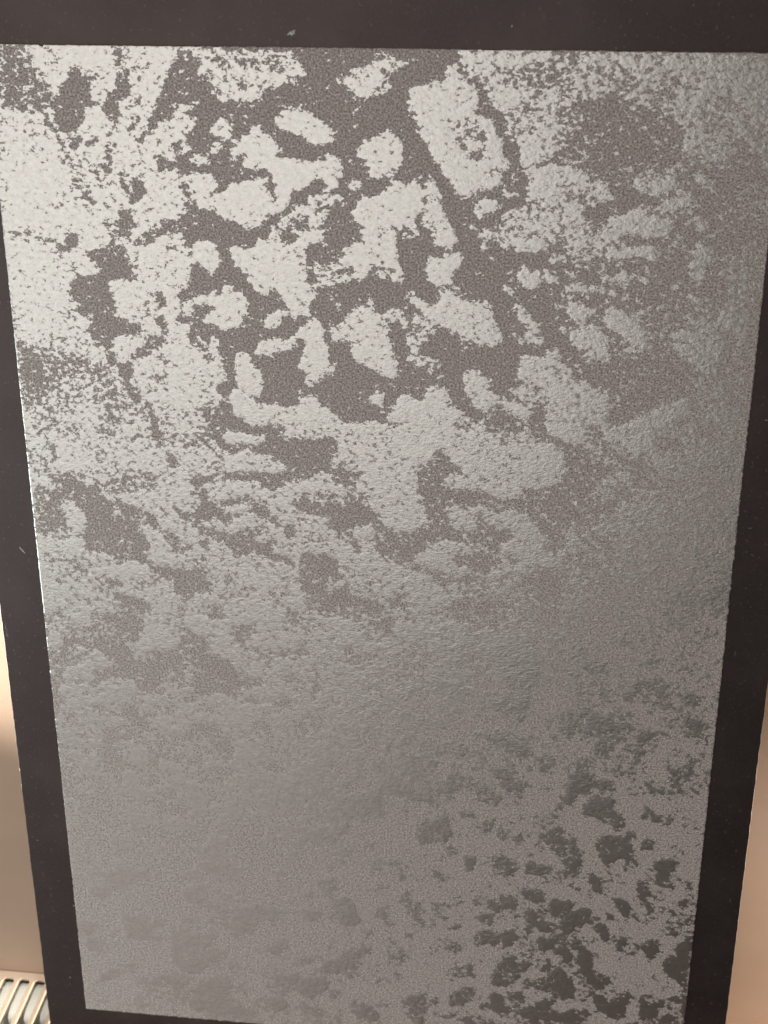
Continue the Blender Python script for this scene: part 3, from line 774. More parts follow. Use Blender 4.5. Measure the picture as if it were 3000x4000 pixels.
45 0 767,843 843,839 846,872 790,883
50 0 725,891 833,885 919,863 995,859 1002,975 815,986 681,995 637,983 650,923 681,931 725,953 791,929
30 0 650,923 676,931 677,956 650,957
30 0 877,894 919,863 996,875 1000,936 922,936 889,930
35 0 809,933 835,936 831,961 814,952
T 62 938,593 1271,578 1310,955 957,977
85 0 950,592 1092,586 1092,641 1063,642 1035,641 1014,633 1008,611 986,608 960,627 939,623
20 73 981,602 1000,607 1009,629 1029,644 1038,654
20 0 1005,590 1027,589 1016,600 1010,598
30 0 1093,608 1122,611 1148,631 1124,637 1095,634
30 0 1151,594 1191,595 1188,610 1158,609
20 0 940,628 981,639 991,663 1024,668 1006,701 990,710 995,728 1032,731 1042,744 1018,768 990,784 948,795
25 0 1038,652 1072,653 1098,669 1112,695 1105,709 1076,706 1055,694 1058,676
35 0 1027,709 1060,711 1057,730 1028,727
40 0 1120,690 1219,683 1222,712 1130,712
40 0 1073,775 1102,776 1104,801 1088,811 1067,808
35 0 1001,793 1028,800 1034,819 1004,816
75 0 949,807 990,793 1002,816 971,836 950,842
35 0 963,837 1001,839 1040,847 994,859 968,856
35 0 1074,912 1113,919 1119,943 1076,946
40 0 1112,852 1162,854 1156,883 1118,880
40 0 1038,885 1073,897 1061,908 1039,902
T 24 -86,1017 306,993 283,1445 -138,1481
65 0 5,1011 48,1014 36,1038 28,1078 8,1082
95 0 46,1009 89,1006 80,1019 56,1026
90 0 138,1003 155,1002 152,1010 140,1008
95 0 199,999 258,996 258,1021 254,1052 242,1066 213,1071 184,1080 166,1068 187,1044 191,1023
90 0 269,1000 306,993 304,1026 281,1030 263,1016
75 0 144,1054 169,1058 180,1073 167,1087 157,1069
60 0 42,1074 67,1067 75,1085 55,1097 44,1087
85 0 79,1093 97,1078 122,1092 135,1107 115,1119 91,1116 78,1133 84,1145 55,1150 26,1147 23,1123 48,1119 70,1112
92 0 113,1146 133,1137 163,1145 172,1158 154,1176 129,1183 158,1186 149,1214 130,1237 94,1256 88,1273 73,1272 44,1271 4,1280 2,1252 8,1213 9,1175 35,1160 69,1155 92,1161
15 0 89,1142 108,1146 112,1157 92,1161
30 0 60,1204 94,1196 108,1209 97,1218 74,1211
30 0 128,1194 157,1191 147,1230 134,1242 139,1215
85 0 173,1180 207,1166 259,1179 296,1187 293,1258 269,1249 230,1257 183,1239 165,1218
80 0 208,1156 261,1149 298,1149 297,1171 236,1170
45 0 134,1242 207,1242 230,1263 181,1266 152,1271
95 0 97,1290 117,1277 154,1274 177,1292 183,1316 172,1334 142,1331 129,1318 117,1310 116,1294
85 0 21,1307 41,1302 60,1312 88,1301 92,1312 74,1328 67,1345 56,1361 44,1356 39,1328 20,1315
80 0 4,1280 44,1277 92,1282 89,1296 42,1297 7,1296
80 0 126,1349 152,1342 154,1375 173,1385 199,1360 191,1338 212,1314 236,1321 250,1339 243,1368 223,1381 198,1383 171,1414 152,1404 134,1377
75 0 243,1368 273,1354 287,1365 283,1445 253,1448 256,1401
55 0 1,1365 11,1422 6,1469 -4,1470
40 0 134,1412 172,1403 195,1424 168,1455 118,1459
T 82 282,994 660,970 661,1413 257,1447
10 0 280,1035 303,1039 311,1059 306,1070 324,1081 350,1085 356,1108 376,1117 407,1118 416,1130 396,1142 368,1144 363,1166 339,1157 311,1159 272,1178
60 0 273,1162 311,1162 339,1160 367,1168 339,1173 301,1176 272,1183
30 118 367,1171 395,1169 424,1172 452,1173 470,1169
30 102 418,1067 427,1080 419,1093 414,1115
45 0 329,1024 357,1025 383,1003 402,1002 400,1032 386,1044 358,1056 347,1038
45 0 427,1072 455,1060 487,1050 510,1048 501,1067 464,1069
50 0 528,1050 556,1043 592,1035 601,1055 579,1059 556,1056
30 83 512,1097 513,1123 508,1155
35 0 305,993 356,989 346,1000 314,1002
30 0 620,988 660,970 660,1011 638,1017
50 0 578,1064 624,1048 660,1036 660,1077 638,1110 619,1106 610,1083 587,1084
30 0 601,1128 638,1120 647,1146 615,1153
45 0 449,1112 486,1104 486,1125 458,1119
15 0 270,1221 305,1224 345,1248 344,1270 348,1298 318,1306 303,1315 264,1327
30 0 355,1237 383,1240 383,1262 359,1258
12 0 264,1333 308,1326 337,1321 361,1325 331,1347 306,1360 291,1370 276,1365 262,1355
15 0 291,1370 305,1374 314,1391 328,1407 309,1409 295,1392
25 0 376,1304 429,1300 438,1319 409,1321 380,1318
30 0 438,1313 457,1314 454,1342 442,1358
30 0 408,1369 432,1364 422,1385 410,1383
25 0 426,1387 436,1386 440,1409 479,1408 491,1427 430,1432
40 0 524,1306 553,1293 555,1332 523,1351 512,1335
35 0 533,1350 566,1342 600,1322 595,1309 619,1315 619,1349 576,1363 542,1372
40 0 589,1235 624,1216 638,1248 628,1270 610,1272 596,1251
40 0 537,1212 565,1215 577,1236 549,1233
T 50 637,972 1000,949 1025,1381 637,1415
85 0 650,986 779,983 789,1012 780,1046 772,1064 736,1051 704,1043 659,1016
20 0 637,972 659,980 650,1016 637,1017
35 0 650,1037 704,1048 718,1104 696,1137 673,1097 650,1072
85 0 637,1094 673,1102 705,1120 671,1154 637,1157
75 0 837,1009 926,1023 1004,1013 1010,1125 930,1115 862,1099 839,1065
60 0 795,1114 863,1114 931,1146 865,1167 810,1139
35 0 728,1171 842,1168 933,1177 923,1205 843,1205 775,1205
85 0 757,1217 798,1230 790,1258 748,1261 739,1240
85 0 853,1215 898,1214 911,1254 879,1253 858,1236
80 0 949,1145 1012,1156 1015,1198 979,1200 947,1182
75 0 637,1259 683,1261 730,1295 745,1333 727,1379 684,1366 637,1370
80 0 753,1299 781,1294 805,1308 801,1328 768,1342 754,1332
90 0 839,1281 869,1284 897,1304 916,1310 912,1330 899,1345 871,1339 861,1323 842,1305
88 0 805,1333 847,1324 866,1350 858,1373 834,1370 811,1355
90 0 778,1380 811,1380 816,1399 779,1402
70 0 707,1358 750,1360 769,1387 732,1401 698,1387
92 0 914,1264 925,1245 947,1248 957,1269 945,1286 921,1280
88 0 927,1312 946,1313 944,1330 930,1328
85 0 962,1266 976,1267 974,1281 965,1279
95 0 970,1298 988,1280 1019,1278 1022,1321 999,1331 994,1351 974,1364 958,1376 963,1342 979,1327
10 0 871,1350 952,1338 955,1371 952,1388 826,1398 862,1367
15 0 882,1264 915,1286 959,1291 963,1331 924,1335 918,1307 892,1290
95 0 1010,1350 1023,1343 1025,1376 1016,1377
T 40 911,955 1264,933 1306,1357 929,1390
70 0 1026,992 1064,987 1070,1009 1045,1016
60 0 926,1013 1018,1012 1038,1051 982,1075 929,1059
75 0 1096,1035 1128,1032 1123,1048 1104,1052
75 0 1088,1076 1127,1070 1120,1096 1098,1098 1086,1114 1060,1126 1059,1108 1085,1094
30 0 1073,1120 1162,1129 1164,1155 1075,1151
70 0 1132,1080 1149,1079 1142,1095
70 0 1179,1100 1202,1090 1207,1116 1183,1122
65 0 1134,1105 1151,1109 1144,1120
75 0 950,1139 986,1147 1053,1153 1064,1178 1047,1190 989,1194 956,1181
80 0 1052,1168 1096,1163 1078,1187 1056,1194
85 0 1101,1196 1113,1180 1139,1170 1155,1187 1123,1195 1113,1216 1102,1212
75 0 1181,1143 1216,1151 1215,1182 1184,1190
60 0 1012,1214 1057,1208 1067,1225 1025,1234
30 0 1067,1225 1168,1207 1224,1213 1234,1252 1171,1244 1104,1249 1079,1267 1026,1250
90 0 924,1253 937,1244 958,1250 970,1268 952,1286 929,1279
85 0 965,1268 979,1267 980,1281 968,1279
95 0 980,1289 1004,1276 1027,1280 1030,1296 1053,1288 1067,1298 1063,1312 1050,1310 1036,1306 1018,1318 1007,1333 997,1351 974,1358 959,1376 966,1337 984,1319
80 0 1070,1276 1097,1271 1093,1285 1073,1284
75 0 1159,1261 1179,1259 1185,1280 1169,1282
85 0 931,1312 949,1313 948,1330 934,1328
95 0 1013,1344 1026,1332 1046,1330 1065,1334 1066,1350 1087,1360 1090,1376 1029,1381 1016,1366
85 0 1088,1343 1111,1341 1107,1355 1089,1354
92 0 1118,1346 1137,1333 1146,1355 1158,1370 1124,1373
75 0 1131,1306 1164,1298 1164,1320 1137,1325
50 0 1187,1310 1231,1315 1230,1364 1198,1361
10 0 1067,1306 1122,1313 1118,1346 1088,1337 1069,1328
T 12 -31,1472 385,1436 367,1953 -82,2004
75 0 88,1509 119,1500 138,1517 126,1536 96,1538
65 0 131,1464 157,1462 160,1479 140,1481
70 0 176,1466 267,1446 271,1464 246,1472 211,1469
85 0 279,1510 307,1443 385,1436 383,1489 358,1509 366,1565 326,1562 276,1570 257,1536 259,1512
70 0 173,1513 208,1513 202,1529 177,1531
85 0 66,1592 103,1580 169,1574 173,1598 141,1613 100,1617 67,1614
75 0 225,1575 258,1566 259,1590 229,1596
65 0 34,1635 69,1620 75,1638 55,1658 34,1660
88 0 225,1617 274,1600 308,1621 338,1625 363,1641 378,1652 376,1701 334,1724 309,1720 310,1702 269,1699 286,1660 235,1659
85 0 94,1695 162,1685 202,1693 224,1685 254,1685 252,1726 267,1731 291,1710 293,1735 281,1761 317,1764 306,1790 274,1800 249,1777 192,1777 194,1751 178,1753 152,1762 105,1754 96,1735
15 0 159,1723 201,1719 195,1738 163,1741
60 0 8,1725 51,1715 48,1747 16,1756
85 0 192,1777 242,1765 249,1784 279,1806 252,1828 220,1832 201,1808
60 0 9,1770 80,1737 88,1768 65,1796 18,1795
70 0 47,1830 122,1816 114,1849 64,1874 38,1871
75 0 251,1841 304,1836 323,1860 370,1861 367,1953 272,1958 221,1917
55 0 103,1857 199,1840 244,1881 193,1940 86,1938
50 0 19,1879 79,1886 74,1953 16,1946
80 0 316,1796 357,1792 352,1805 320,1815
T 15 334,1441 735,1406 742,1911 312,1960
80 0 408,1440 471,1446 534,1435 568,1438 558,1456 509,1475 450,1495 426,1479 396,1494 402,1464
75 0 331,1511 365,1526 380,1542 364,1562 329,1562
70 0 445,1504 470,1505 469,1522 445,1528
60 0 539,1435 568,1432 568,1449 544,1454
75 0 498,1573 532,1564 547,1587 522,1601 502,1591
70 0 457,1604 492,1598 487,1617 462,1619
85 0 325,1657 366,1644 416,1639 441,1652 435,1680 395,1681 379,1688 368,1715 321,1738
60 0 446,1651 471,1646 471,1661 451,1666
85 0 466,1649 511,1639 519,1662 486,1678 471,1667
85 0 519,1650 544,1611 562,1603 581,1626 591,1664 566,1679 541,1669 521,1668
70 0 614,1557 640,1560 638,1584 616,1589
90 0 650,1577 687,1574 699,1590 738,1581 739,1665 700,1675 695,1700 675,1690 660,1679 640,1675 631,1651 611,1650 626,1621 650,1625 675,1611
15 0 684,1586 694,1591 690,1615
75 0 393,1725 434,1714 438,1751 418,1766 392,1762
70 0 443,1770 479,1760 489,1778 463,1793 443,1786
90 0 509,1776 545,1759 565,1729 590,1730 590,1774 582,1806 564,1814 549,1797 519,1806 504,1795
88 0 462,1832 499,1789 519,1813 523,1838 508,1859 476,1876 456,1858
75 0 523,1845 564,1840 559,1867 528,1870
90 0 643,1705 658,1698 675,1712 670,1740 651,1761 645,1730
80 0 590,1730 615,1727 610,1753 593,1751
60 0 630,1769 661,1760 671,1784 635,1788
65 0 395,1820 462,1806 446,1866 414,1876 389,1859
70 0 332,1839 368,1848 362,1875 331,1872
75 0 367,1881 435,1874 434,1906 392,1918 366,1904
85 0 564,1860 584,1857 600,1882 623,1886 625,1911 589,1922 564,1899
85 0 597,1856 618,1857 615,1870
92 0 668,1861 696,1839 719,1827 724,1855 717,1882 702,1896 676,1873
88 0 635,1865 656,1856 653,1876 638,1877
85 0 633,1898 651,1892 651,1909 635,1910
85 0 661,1891 679,1889 676,1906 664,1907
90 0 686,1895 727,1881 727,1913 689,1917
60 0 445,1892 548,1894 548,1933 417,1948
50 0 315,1887 366,1914 391,1951 312,1953
T 15 637,1356 1022,1324 1049,1810 637,1855
75 0 674,1353 740,1347 731,1365 679,1369
85 0 810,1342 861,1337 862,1354 855,1369 834,1365 815,1358
90 0 779,1383 811,1378 812,1395 788,1405 776,1398
90 0 871,1337 908,1334 903,1345 876,1347
75 0 701,1418 736,1407 760,1408 770,1435 756,1459 709,1464 694,1445
80 0 812,1409 847,1395 854,1405 834,1427 812,1423
88 0 855,1416 873,1415 888,1425 904,1432 903,1446 870,1447 853,1439
90 0 964,1348 963,1329 999,1326 996,1348 971,1364 958,1371
95 0 1014,1347 1023,1338 1025,1374 1013,1372
90 0 930,1424 950,1414 970,1395 990,1408 1004,1423 1006,1446 1018,1465 1017,1488 1021,1508 1010,1520 986,1514 977,1480 955,1453 942,1437
60 0 761,1465 780,1469 778,1486 759,1482
80 0 790,1485 814,1483 815,1512 803,1525 791,1517
80 0 843,1486 856,1474 875,1478 886,1497 862,1508 848,1503
75 0 872,1510 888,1505 889,1523 877,1527
92 0 907,1495 918,1485 933,1496 963,1493 962,1507 939,1518 915,1520
85 0 808,1548 825,1538 830,1552 813,1556
85 0 842,1545 851,1544 849,1556 842,1554
65 0 724,1526 757,1523 772,1543 739,1555
70 0 656,1586 685,1580 698,1600 720,1592 754,1598 769,1611 759,1630 765,1654 735,1669 701,1670 691,1643 671,1633 661,1616
75 0 768,1584 787,1580 793,1597 773,1608
15 0 688,1601 695,1588 695,1612
92 0 838,1581 855,1582 869,1569 893,1573 901,1584 894,1608 877,1604 856,1615 841,1610
70 0 832,1617 856,1621 852,1645 818,1649 808,1638
92 0 905,1557 926,1552 950,1567 949,1585 927,1584 908,1574
95 0 956,1587 965,1569 986,1567 1013,1579 999,1598 988,1617 962,1614 966,1598
92 0 911,1610 930,1602 941,1628 965,1628 964,1650 930,1653 921,1663 911,1652 912,1630
85 0 893,1632 903,1631 901,1647 893,1644
85 0 866,1620 880,1616 878,1631 869,1629
90 0 807,1680 823,1664 852,1655 868,1671 863,1696 839,1696 824,1703 807,1693
95 0 872,1659 891,1651 903,1665 897,1687 881,1698 870,1680
80 0 767,1654 794,1651 789,1670 770,1666
88 0 753,1711 775,1702 800,1700 798,1718 776,1724 756,1723
60 0 666,1682 696,1679 696,1701 674,1703
75 0 642,1710 661,1701 674,1725 696,1723 677,1750 652,1755 637,1747
70 0 637,1636 661,1634 671,1663 651,1672 637,1667
97 0 846,1763 863,1749 879,1722 894,1724 899,1736 924,1736 924,1749 912,1762 906,1782 876,1795 857,1794 846,1782
85 0 796,1762 811,1754 826,1772 817,1782
95 0 980,1633 1009,1597 1037,1588 1039,1621 1016,1635 1000,1655 982,1642
95 0 943,1679 940,1661 957,1671 977,1669 975,1688 956,1705
95 0 978,1691 997,1683 1012,1702 1006,1725 981,1715 976,1703
95 0 1004,1688 1018,1668 1033,1679 1042,1687 1046,1755 1031,1738 1020,1714 1021,1695
95 0 944,1750 965,1726 975,1737 968,1753 988,1745 1008,1765 1018,1776 1020,1813 937,1823 936,1804 918,1793 906,1779 925,1771 957,1770 964,1757
92 0 763,1836 785,1811 817,1804 820,1823 813,1836 763,1842
90 0 685,1844 717,1831 725,1846 682,1850
85 0 735,1839 748,1834 750,1843 735,1845
92 0 853,1823 877,1814 883,1829 855,1832
95 0 889,1809 916,1803 917,1825 890,1828
15 0 919,1812 934,1807 937,1823 920,1824
T -1 879,1336 1255,1305 1298,1783 897,1827
8 0 1017,1325 1255,1305 1298,1783 1059,1809 1045,1579 1028,1493
95 0 1011,1353 1022,1335 1044,1328 1068,1334 1071,1353 1088,1366 1094,1387 1086,1402 1072,1406 1067,1392 1048,1388 1040,1375 1022,1377
80 0 1091,1343 1109,1342 1105,1350 1094,1351
90 0 1120,1366 1129,1340 1144,1347 1152,1363 1179,1372 1178,1377 1153,1379 1125,1373
40 0 1151,1355 1178,1358 1182,1371 1157,1371
97 0 1034,1432 1054,1413 1077,1414 1097,1407 1120,1405 1115,1428 1105,1457 1083,1467 1065,1483 1048,1473 1045,1451
92 0 1120,1433 1130,1415 1158,1418 1157,1432 1137,1443 1125,1444
85 0 1204,1406 1211,1405 1209,1411 1205,1411
40 0 1086,1484 1114,1476 1115,1490 1096,1492
93 0 1025,1507 1038,1500 1053,1513 1064,1542 1063,1553 1044,1552 1033,1527
95 0 1153,1473 1166,1460 1189,1461 1191,1486 1185,1501 1198,1523 1197,1532 1176,1528 1159,1521 1151,1510 1159,1495
40 0 1173,1468 1181,1479 1198,1511 1190,1501 1177,1485
80 37 1196,1497 1207,1519
75 32 1211,1502 1226,1523
70 32 1220,1504 1229,1526
96 0 1120,1539 1128,1509 1141,1499 1146,1510 1149,1551 1139,1564 1122,1562
90 0 1141,1561 1157,1559 1163,1579 1152,1589 1144,1575
85 69 1136,1500 1151,1507
70 0 1167,1570 1203,1578 1201,1587 1182,1580
75 0 1201,1561 1221,1544 1224,1555 1218,1568
95 0 1081,1563 1093,1556 1113,1566 1114,1581 1111,1602 1101,1600 1095,1586 1086,1581
93 0 1065,1594 1082,1596 1087,1607 1081,1614 1071,1606
95 0 1008,1600 1032,1589 1048,1590 1047,1602 1061,1607 1067,1624 1080,1638 1078,1656 1070,1672 1062,1655 1048,1635 1033,1613 1016,1617
80 0 1210,1607 1228,1593 1233,1605 1223,1618 1211,1619
85 0 1187,1639 1202,1629 1217,1630 1203,1641 1189,1645
95 0 1096,1663 1102,1648 1121,1658 1113,1671 1102,1687 1094,1679
93 0 1132,1666 1149,1649 1176,1652 1176,1683 1165,1702 1154,1709 1152,1688 1137,1680
85 47 1119,1655 1132,1666
100 0 1210,1664 1225,1644 1240,1628 1240,1709 1239,1790 1231,1772 1222,1754 1204,1744 1191,1727 1185,1706 1198,1692 1214,1688
95 0 1019,1702 1030,1688 1047,1690 1045,1708 1029,1716 1045,1736 1063,1753 1071,1739 1087,1753 1092,1765 1076,1779 1062,1790 1056,1772 1040,1746 1022,1723
80 0 1017,1677 1022,1671 1025,1686 1042,1681 1047,1687 1028,1692
93 0 1109,1792 1120,1775 1130,1789 1129,1802 1105,1804
90 0 1058,1803 1073,1799 1076,1807 1059,1809
T -1 585,1665 989,1625 1002,1882 583,1929
15 0 584,1758 833,1732 894,1789 998,1793 1002,1882 583,1929
60 0 584,1758 610,1756 617,1736 610,1756 600,1750 584,1796
90 0 670,1857 690,1842 711,1831 723,1836 723,1855 706,1873 675,1876
85 0 630,1872 650,1860 660,1865 650,1879 632,1881
75 0 686,1875 723,1858 726,1890 706,1912 686,1898
85 0 731,1851 738,1837 753,1839 749,1852 736,1863
94 0 761,1841 781,1820 800,1805 818,1806 821,1825 814,1842 802,1859 782,1868 764,1857
85 0 759,1883 784,1871 802,1866 780,1888 762,1893
80 0 792,1896 817,1880 820,1893 803,1904
94 0 851,1825 858,1815 875,1816 881,1834 879,1847 894,1849 892,1865 870,1868 852,1857
85 0 829,1850 849,1841 849,1857 832,1859
95 0 890,1817 905,1806 922,1801 921,1830 908,1835 893,1830
90 0 799,1761 809,1757 824,1771 820,1781 805,1776
97 0 844,1772 856,1758 877,1725 895,1729 900,1738 919,1739 922,1751 911,1765 906,1784 880,1796 857,1799 845,1791
96 0 912,1873 922,1856 945,1834 957,1817 982,1814 985,1836 1000,1850 1002,1876 962,1874 937,1876
85 0 833,1891 848,1890 853,1899 833,1901
70 0 584,1873 614,1883 635,1914 635,1923 583,1929
75 0 640,1893 655,1892 653,1908 640,1910
75 0 663,1891 681,1889 678,1905 663,1907
96 0 906,1778 938,1774 965,1772 973,1793 954,1801 940,1818 925,1811 919,1792
50 0 799,1742 824,1740 824,1758 804,1757
T -1 890,1635 1281,1596 1304,1848 899,1893
10 0 896,1820 911,1799 935,1803 956,1814 985,1817 1010,1823 1048,1791 1059,1815 1074,1820 1115,1777 1155,1798 1213,1798 1232,1815 1242,1855 899,1894
97 0 913,1863 937,1841 949,1824 973,1815 983,1823 989,1845 1002,1856 1014,1839 1046,1839 1061,1850 1047,1874 1018,1880 993,1876 973,1876 943,1876 923,1875
97 0 936,1813 937,1787 963,1769 985,1754 1012,1763 1014,1795 1022,1806 1000,1821 983,1817 970,1802 951,1811
96 0 1062,1818 1078,1813 1105,1804 1113,1784 1125,1779 1131,1794 1128,1823 1124,1843 1130,1848 1106,1861 1086,1850 1072,1836
80 0 1061,1802 1073,1798 1076,1819 1062,1827
50 0 1116,1790 1121,1792 1121,1799 1116,1798
95 0 1152,1817 1153,1805 1173,1815 1185,1801 1201,1799 1200,1815 1189,1832 1181,1849 1147,1856
90 0 1202,1812 1215,1814 1211,1823 1203,1818
93 0 1195,1844 1206,1830 1221,1832 1227,1847 1218,1854 1198,1853
95 0 896,1810 916,1808 922,1830 902,1832 897,1826
90 72 1237,1789 1241,1855"""
NX, NZ = 600, 944
gx = np.linspace(0, WP, NX); gz = np.linspace(0, HP, NZ)
fld = np.full((NZ, NX), 0.62, np.float32)
dx, dz = gx[1], gz[1]
def seg_dist(px, pz, a, b):
    ax, az = a; bx, bz = b
    vx, vz = bx - ax, bz - az
    L2 = vx * vx + vz * vz + 1e-12
    t = np.clip(((px - ax) * vx + (pz - az) * vz) / L2, 0, 1)
    return np.hypot(px - ax - t * vx, pz - az - t * vz)
def paint(layer, val, wd, P):
    xs = [p[0] for p in P]; zs = [p[1] for p in P]
    i0, i1 = max(0, int((min(xs) - wd) / dx) - 1), min(NX, int((max(xs) + wd) / dx) + 2)
    j0, j1 = max(0, int((min(zs) - wd) / dz) - 1), min(NZ, int((max(zs) + wd) / dz) + 2)
    if i1 <= i0 or j1 <= j0: return
    px, pz = np.meshgrid(gx[i0:i1], gz[j0:j1])
    inside = np.zeros(px.shape, bool)
    if wd > 0:
        for a, b in zip(P[:-1], P[1:]): inside |= seg_dist(px, pz, a, b) < wd / 2
    else:
        k = len(P)
        for a in range(k):
            x1, z1 = P[a]; x2, z2 = P[(a + 1) % k]
            if z1 == z2: continue
            cond = (z1 > pz) != (z2 > pz)
            inside ^= cond & (px < (x2 - x1) * (pz - z1) / (z2 - z1) + x1)
    layer[j0:j1, i0:i1][inside] = val
GX, GZ = np.meshgrid(gx, gz)
layer, wgt = fld, None
def merge():
    if wgt is not None: fld[:] = fld * (1 - wgt) + layer * wgt
for ln in SHAPES.split('\n'):
    tk = ln.split()
    if tk[0] == 'T':                      # a new region of the sheet, cross-faded with its neighbours
        merge()
        Q = [tuple(int(q) / 2000 for q in t.split(',')) for t in tk[2:]]
        d = np.full(fld.shape, 1.0)
        for a in range(4):
            x1, z1 = Q[a]; x2, z2 = Q[(a + 1) % 4]
            L_ = math.hypot(x2 - x1, z2 - z1)
            d = np.minimum(d, ((x2 - x1) * (GZ - z1) - (z2 - z1) * (GX - x1)) / L_)
        t = np.clip((d + 0.006) / 0.014, 0, 1)
        wgt = (t * t * (3 - 2 * t)).astype(np.float32)
        layer = fld.copy() if tk[1] == '-1' else np.full_like(fld, int(tk[1]) / 100)
        continue
    paint(layer, int(tk[0]) / 100, int(tk[1]) / 20000, [tuple(int(q) / 2000 for q in t.split(',')) for t in tk[2:]])
merge()
def blur(a, s):
    r = int(s * 3) + 1
    k = np.exp(-0.5 * (np.arange(-r, r + 1) / s) ** 2); k /= k.sum()
    a = np.pad(a, r, mode='edge')
    a = np.apply_along_axis(lambda m: np.convolve(m, k, 'valid'), 0, a)
    return np.apply_along_axis(lambda m: np.convolve(m, k, 'valid'), 1, a)
fld = blur(fld, 1.6)
def fbm(octs):
    out = np.zeros(fld.shape)
    for sig, amp in octs:
        k = max(1, int(sig / 2))
        small = rng.normal(0, 1, (NZ // k + 3, NX // k + 3))
        n_ = blur(small, sig / k)
        n_ = n_ / n_.std()
        zz = np.arange(NZ) / k; xx = np.arange(NX) / k
        z0 = zz.astype(int); x0 = xx.astype(int); tz = (zz - z0)[:, None]; tx = (xx - x0)[None]
        a_ = n_[z0][:, x0]; b_ = n_[z0][:, x0 + 1]; c_ = n_[z0 + 1][:, x0]; d_ = n_[z0 + 1][:, x0 + 1]
        out += amp * ((a_ * (1 - tx) + b_ * tx) * (1 - tz) + (c_ * (1 - tx) + d_ * tx) * tz)
    return out
amp_v = 0.085 + 0.13 * np.clip((gz - 0.36) / 0.25, 0, 1)[:, None]      # the lower half is more mottled
fld = (fld + fbm(((14, 0.45), (6.5, 0.65), (3, 0.6), (1.5, 0.5))) * amp_v
       + 0.06 * np.clip((gz - 0.62) / 0.15, 0, 1)[:, None] * np.clip((gx - 0.25) / 0.2, 0, 1)[None]).astype(np.float32)

def smooth_jit(k, amp):
    j = rng.normal(0, amp, k + 4)
    return np.convolve(j, [0.1, 0.2, 0.4, 0.2, 0.1], 'valid')
PX, PZ = np.meshgrid(gx, gz)
edge_l, edge_r = smooth_jit(NZ, 0.00030), smooth_jit(NZ, 0.00030)
edge_t, edge_b = smooth_jit(NX, 0.00028), smooth_jit(NX, 0.00028)
edge_t += np.clip(1 - np.abs(gx - 0.0475) / 0.0022, 0, 1) * 0.0034          # the nick in the top edge
PX[:, 0] += edge_l; PX[:, -1] += edge_r
PZ[0, :] += edge_t; PZ[-1, :] += edge_b
Y = -0.00010 * np.clip(fld, 0, 1) + 0.00022 * (blur(rng.normal(0, 1, fld.shape).astype(np.float32), 1.0)) * 0.25
verts = np.stack([PX - 0.31, Y, HB - PZ], -1).reshape(-1, 3)
# rim: a rounded lip, then the cut side going down to the board
ring = [j * NX for j in range(NZ)] + [(NZ - 1) * NX + i for i in range(1, NX)] + \
       [j * NX + NX - 1 for j in range(NZ - 2, -1, -1)] + [i for i in range(NX - 2, 0, -1)]
rv = verts[ring]
cen = np.array([0, 0, HB - HP / 2]); nn = len(ring)
outw = np.zeros_like(rv)
outw[:NZ, 0] = -1; outw[NZ - 1:NZ + NX - 1, 2] = -1
outw[NZ + NX - 2:2 * NZ + NX - 2, 0] = 1; outw[2 * NZ + NX - 3:, 2] = 1; outw[0, 2] = 1
r1 = rv + outw * 0.00022; r1[:, 1] += 0.00022
r2 = r1 + outw * 0.00010; r2[:, 1] = 0.00075
base = len(verts)
verts = np.concatenate([verts, r1, r2])
idx = np.arange(NX * NZ).reshape(NZ, NX)
quads = np.stack([idx[:-1, :-1], idx[1:, :-1], idx[1:, 1:], idx[:-1, 1:]], -1).reshape(-1, 4)
ra = np.array(ring); rb = np.roll(ra, -1)
s1 = base + np.arange(nn); s1b = np.roll(s1, -1); s2 = s1 + nn; s2b = np.roll(s2, -1)
quads = np.concatenate([quads, np.stack([ra, s1, s1b, rb], -1), np.stack([s1, s2, s2b, s1b], -1)])
pme = bpy.data.meshes.new('textured_panel')
pme.vertices.add(len(verts)); pme.vertices.foreach_set('co', verts.astype(np.float32).ravel())
pme.loops.add(quads.size); pme.loops.foreach_set('vertex_index', quads.astype(np.int32).ravel())
pme.polygons.add(len(quads))
pme.polygons.foreach_set('loop_start', np.arange(0, quads.size, 4, dtype=np.int32))
pme.polygons.foreach_set('loop_total', np.full(len(quads), 4, np.int32))
pme.polygons.foreach_set('use_smooth', np.ones(len(quads), bool))
pme.update(calc_edges=True)
att = pme.attributes.new('finish', 'FLOAT', 'POINT')
fv = np.concatenate([fld.ravel(), np.clip(fld.ravel()[ring] + 0.12, 0, 1), np.clip(fld.ravel()[ring] - 0.1, 0, 1)]).astype(np.float32)
att.data.foreach_set('value', fv)
panel = link('textured_panel', pme, M_panel, root)
panel['label'] = 'textured sheet of silvery patches on gritty grey'

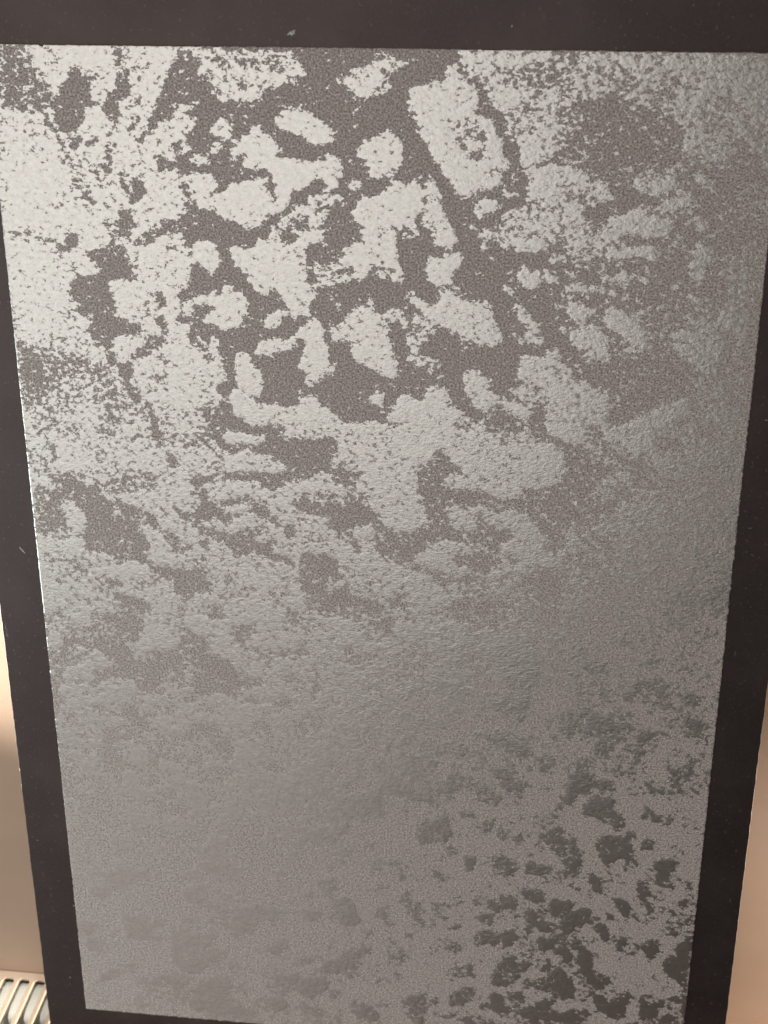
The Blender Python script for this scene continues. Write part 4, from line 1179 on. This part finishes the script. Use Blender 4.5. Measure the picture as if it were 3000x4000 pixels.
# ---- scuffs and chips on the black border
def scuff(u, v, lu, lv, rot, mat, seed, name='scuff_mark'):
    r = random.Random(seed)
    k = 14
    bm = bmesh.new()
    ring_ = []
    for i in range(k):
        a = i / k * 2 * math.pi
        q = r.uniform(0.55, 1.15)
        x, z = math.cos(a) * lu * q / 2, math.sin(a) * lv * q / 2
        x, z = x * math.cos(rot) - z * math.sin(rot), x * math.sin(rot) + z * math.cos(rot)
        ring_.append((u - 0.31 + x, HB - v + z))
    lo = [bm.verts.new((x, 0.00082, z)) for x, z in ring_]
    cx, cz_ = u - 0.31, HB - v
    hi = [bm.verts.new((cx + (x - cx) * 0.7, 0.00068, cz_ + (z - cz_) * 0.7)) for x, z in ring_]
    for i in range(k): bm.faces.new((lo[i], hi[i], hi[(i + 1) % k], lo[(i + 1) % k]))
    bm.faces.new(hi)
    bmesh.ops.recalc_face_normals(bm, faces=bm.faces)
    me = bpy.data.meshes.new(name); bm.to_mesh(me); bm.free()
    return link(name, me, mat, root)
D = math.radians
o = scuff(0.2470, -0.0105, 0.0085, 0.0036, D(25), M_scuff, 1); o['label'] = 'largest chalky chip on the top border'
scuff(0.2490, -0.0060, 0.0050, 0.0012, D(10), M_smear, 2)
scuff(0.2160, -0.0300, 0.0014, 0.0045, D(20), M_smear, 3)
scuff(0.2215, -0.0280, 0.0016, 0.0012, 0, M_smear, 4)
scuff(0.4151, -0.0169, 0.0011, 0.0018, 0, M_scuff, 5)
scuff(0.4935, -0.0022, 0.0014, 0.0014, 0, M_scuff2, 6)
scuff(0.5480, -0.0330, 0.0014, 0.0014, 0, M_scuff2, 7)
o = scuff(-0.0147, 0.4411, 0.0095, 0.0020, D(-52), M_scuff, 8); o['label'] = 'slanting pale scrape on the left border'
scuff(-0.0386, 0.5255, 0.0022, 0.0230, D(3), M_smear, 9)
scuff(-0.0325, 0.5500, 0.0018, 0.0018, 0, M_smear, 10)
scuff(-0.0290, 0.5530, 0.0013, 0.0013, 0, M_smear, 11)
scuff(-0.0110, 0.7310, 0.0042, 0.0008, D(30), M_smear, 12)
scuff(-0.0326, 0.7635, 0.0034, 0.0011, D(-25), M_scuff2, 13)
scuff(-0.0021, 0.8420, 0.0014, 0.0024, 0, M_scuff2, 14)
scuff(-0.0143, 0.9365, 0.0014, 0.0014, 0, M_scuff, 15)
scuff(0.6340, 0.2875, 0.0034, 0.0015, 0, M_scuff2, 16)
scuff(0.6305, 0.3847, 0.0048, 0.0014, D(5), M_smear, 17)
scuff(0.6352, 0.4096, 0.0040, 0.0009, D(-8), M_smear, 18)
scuff(0.6301, 0.4564, 0.0009, 0.0022, 0, M_smear, 19)
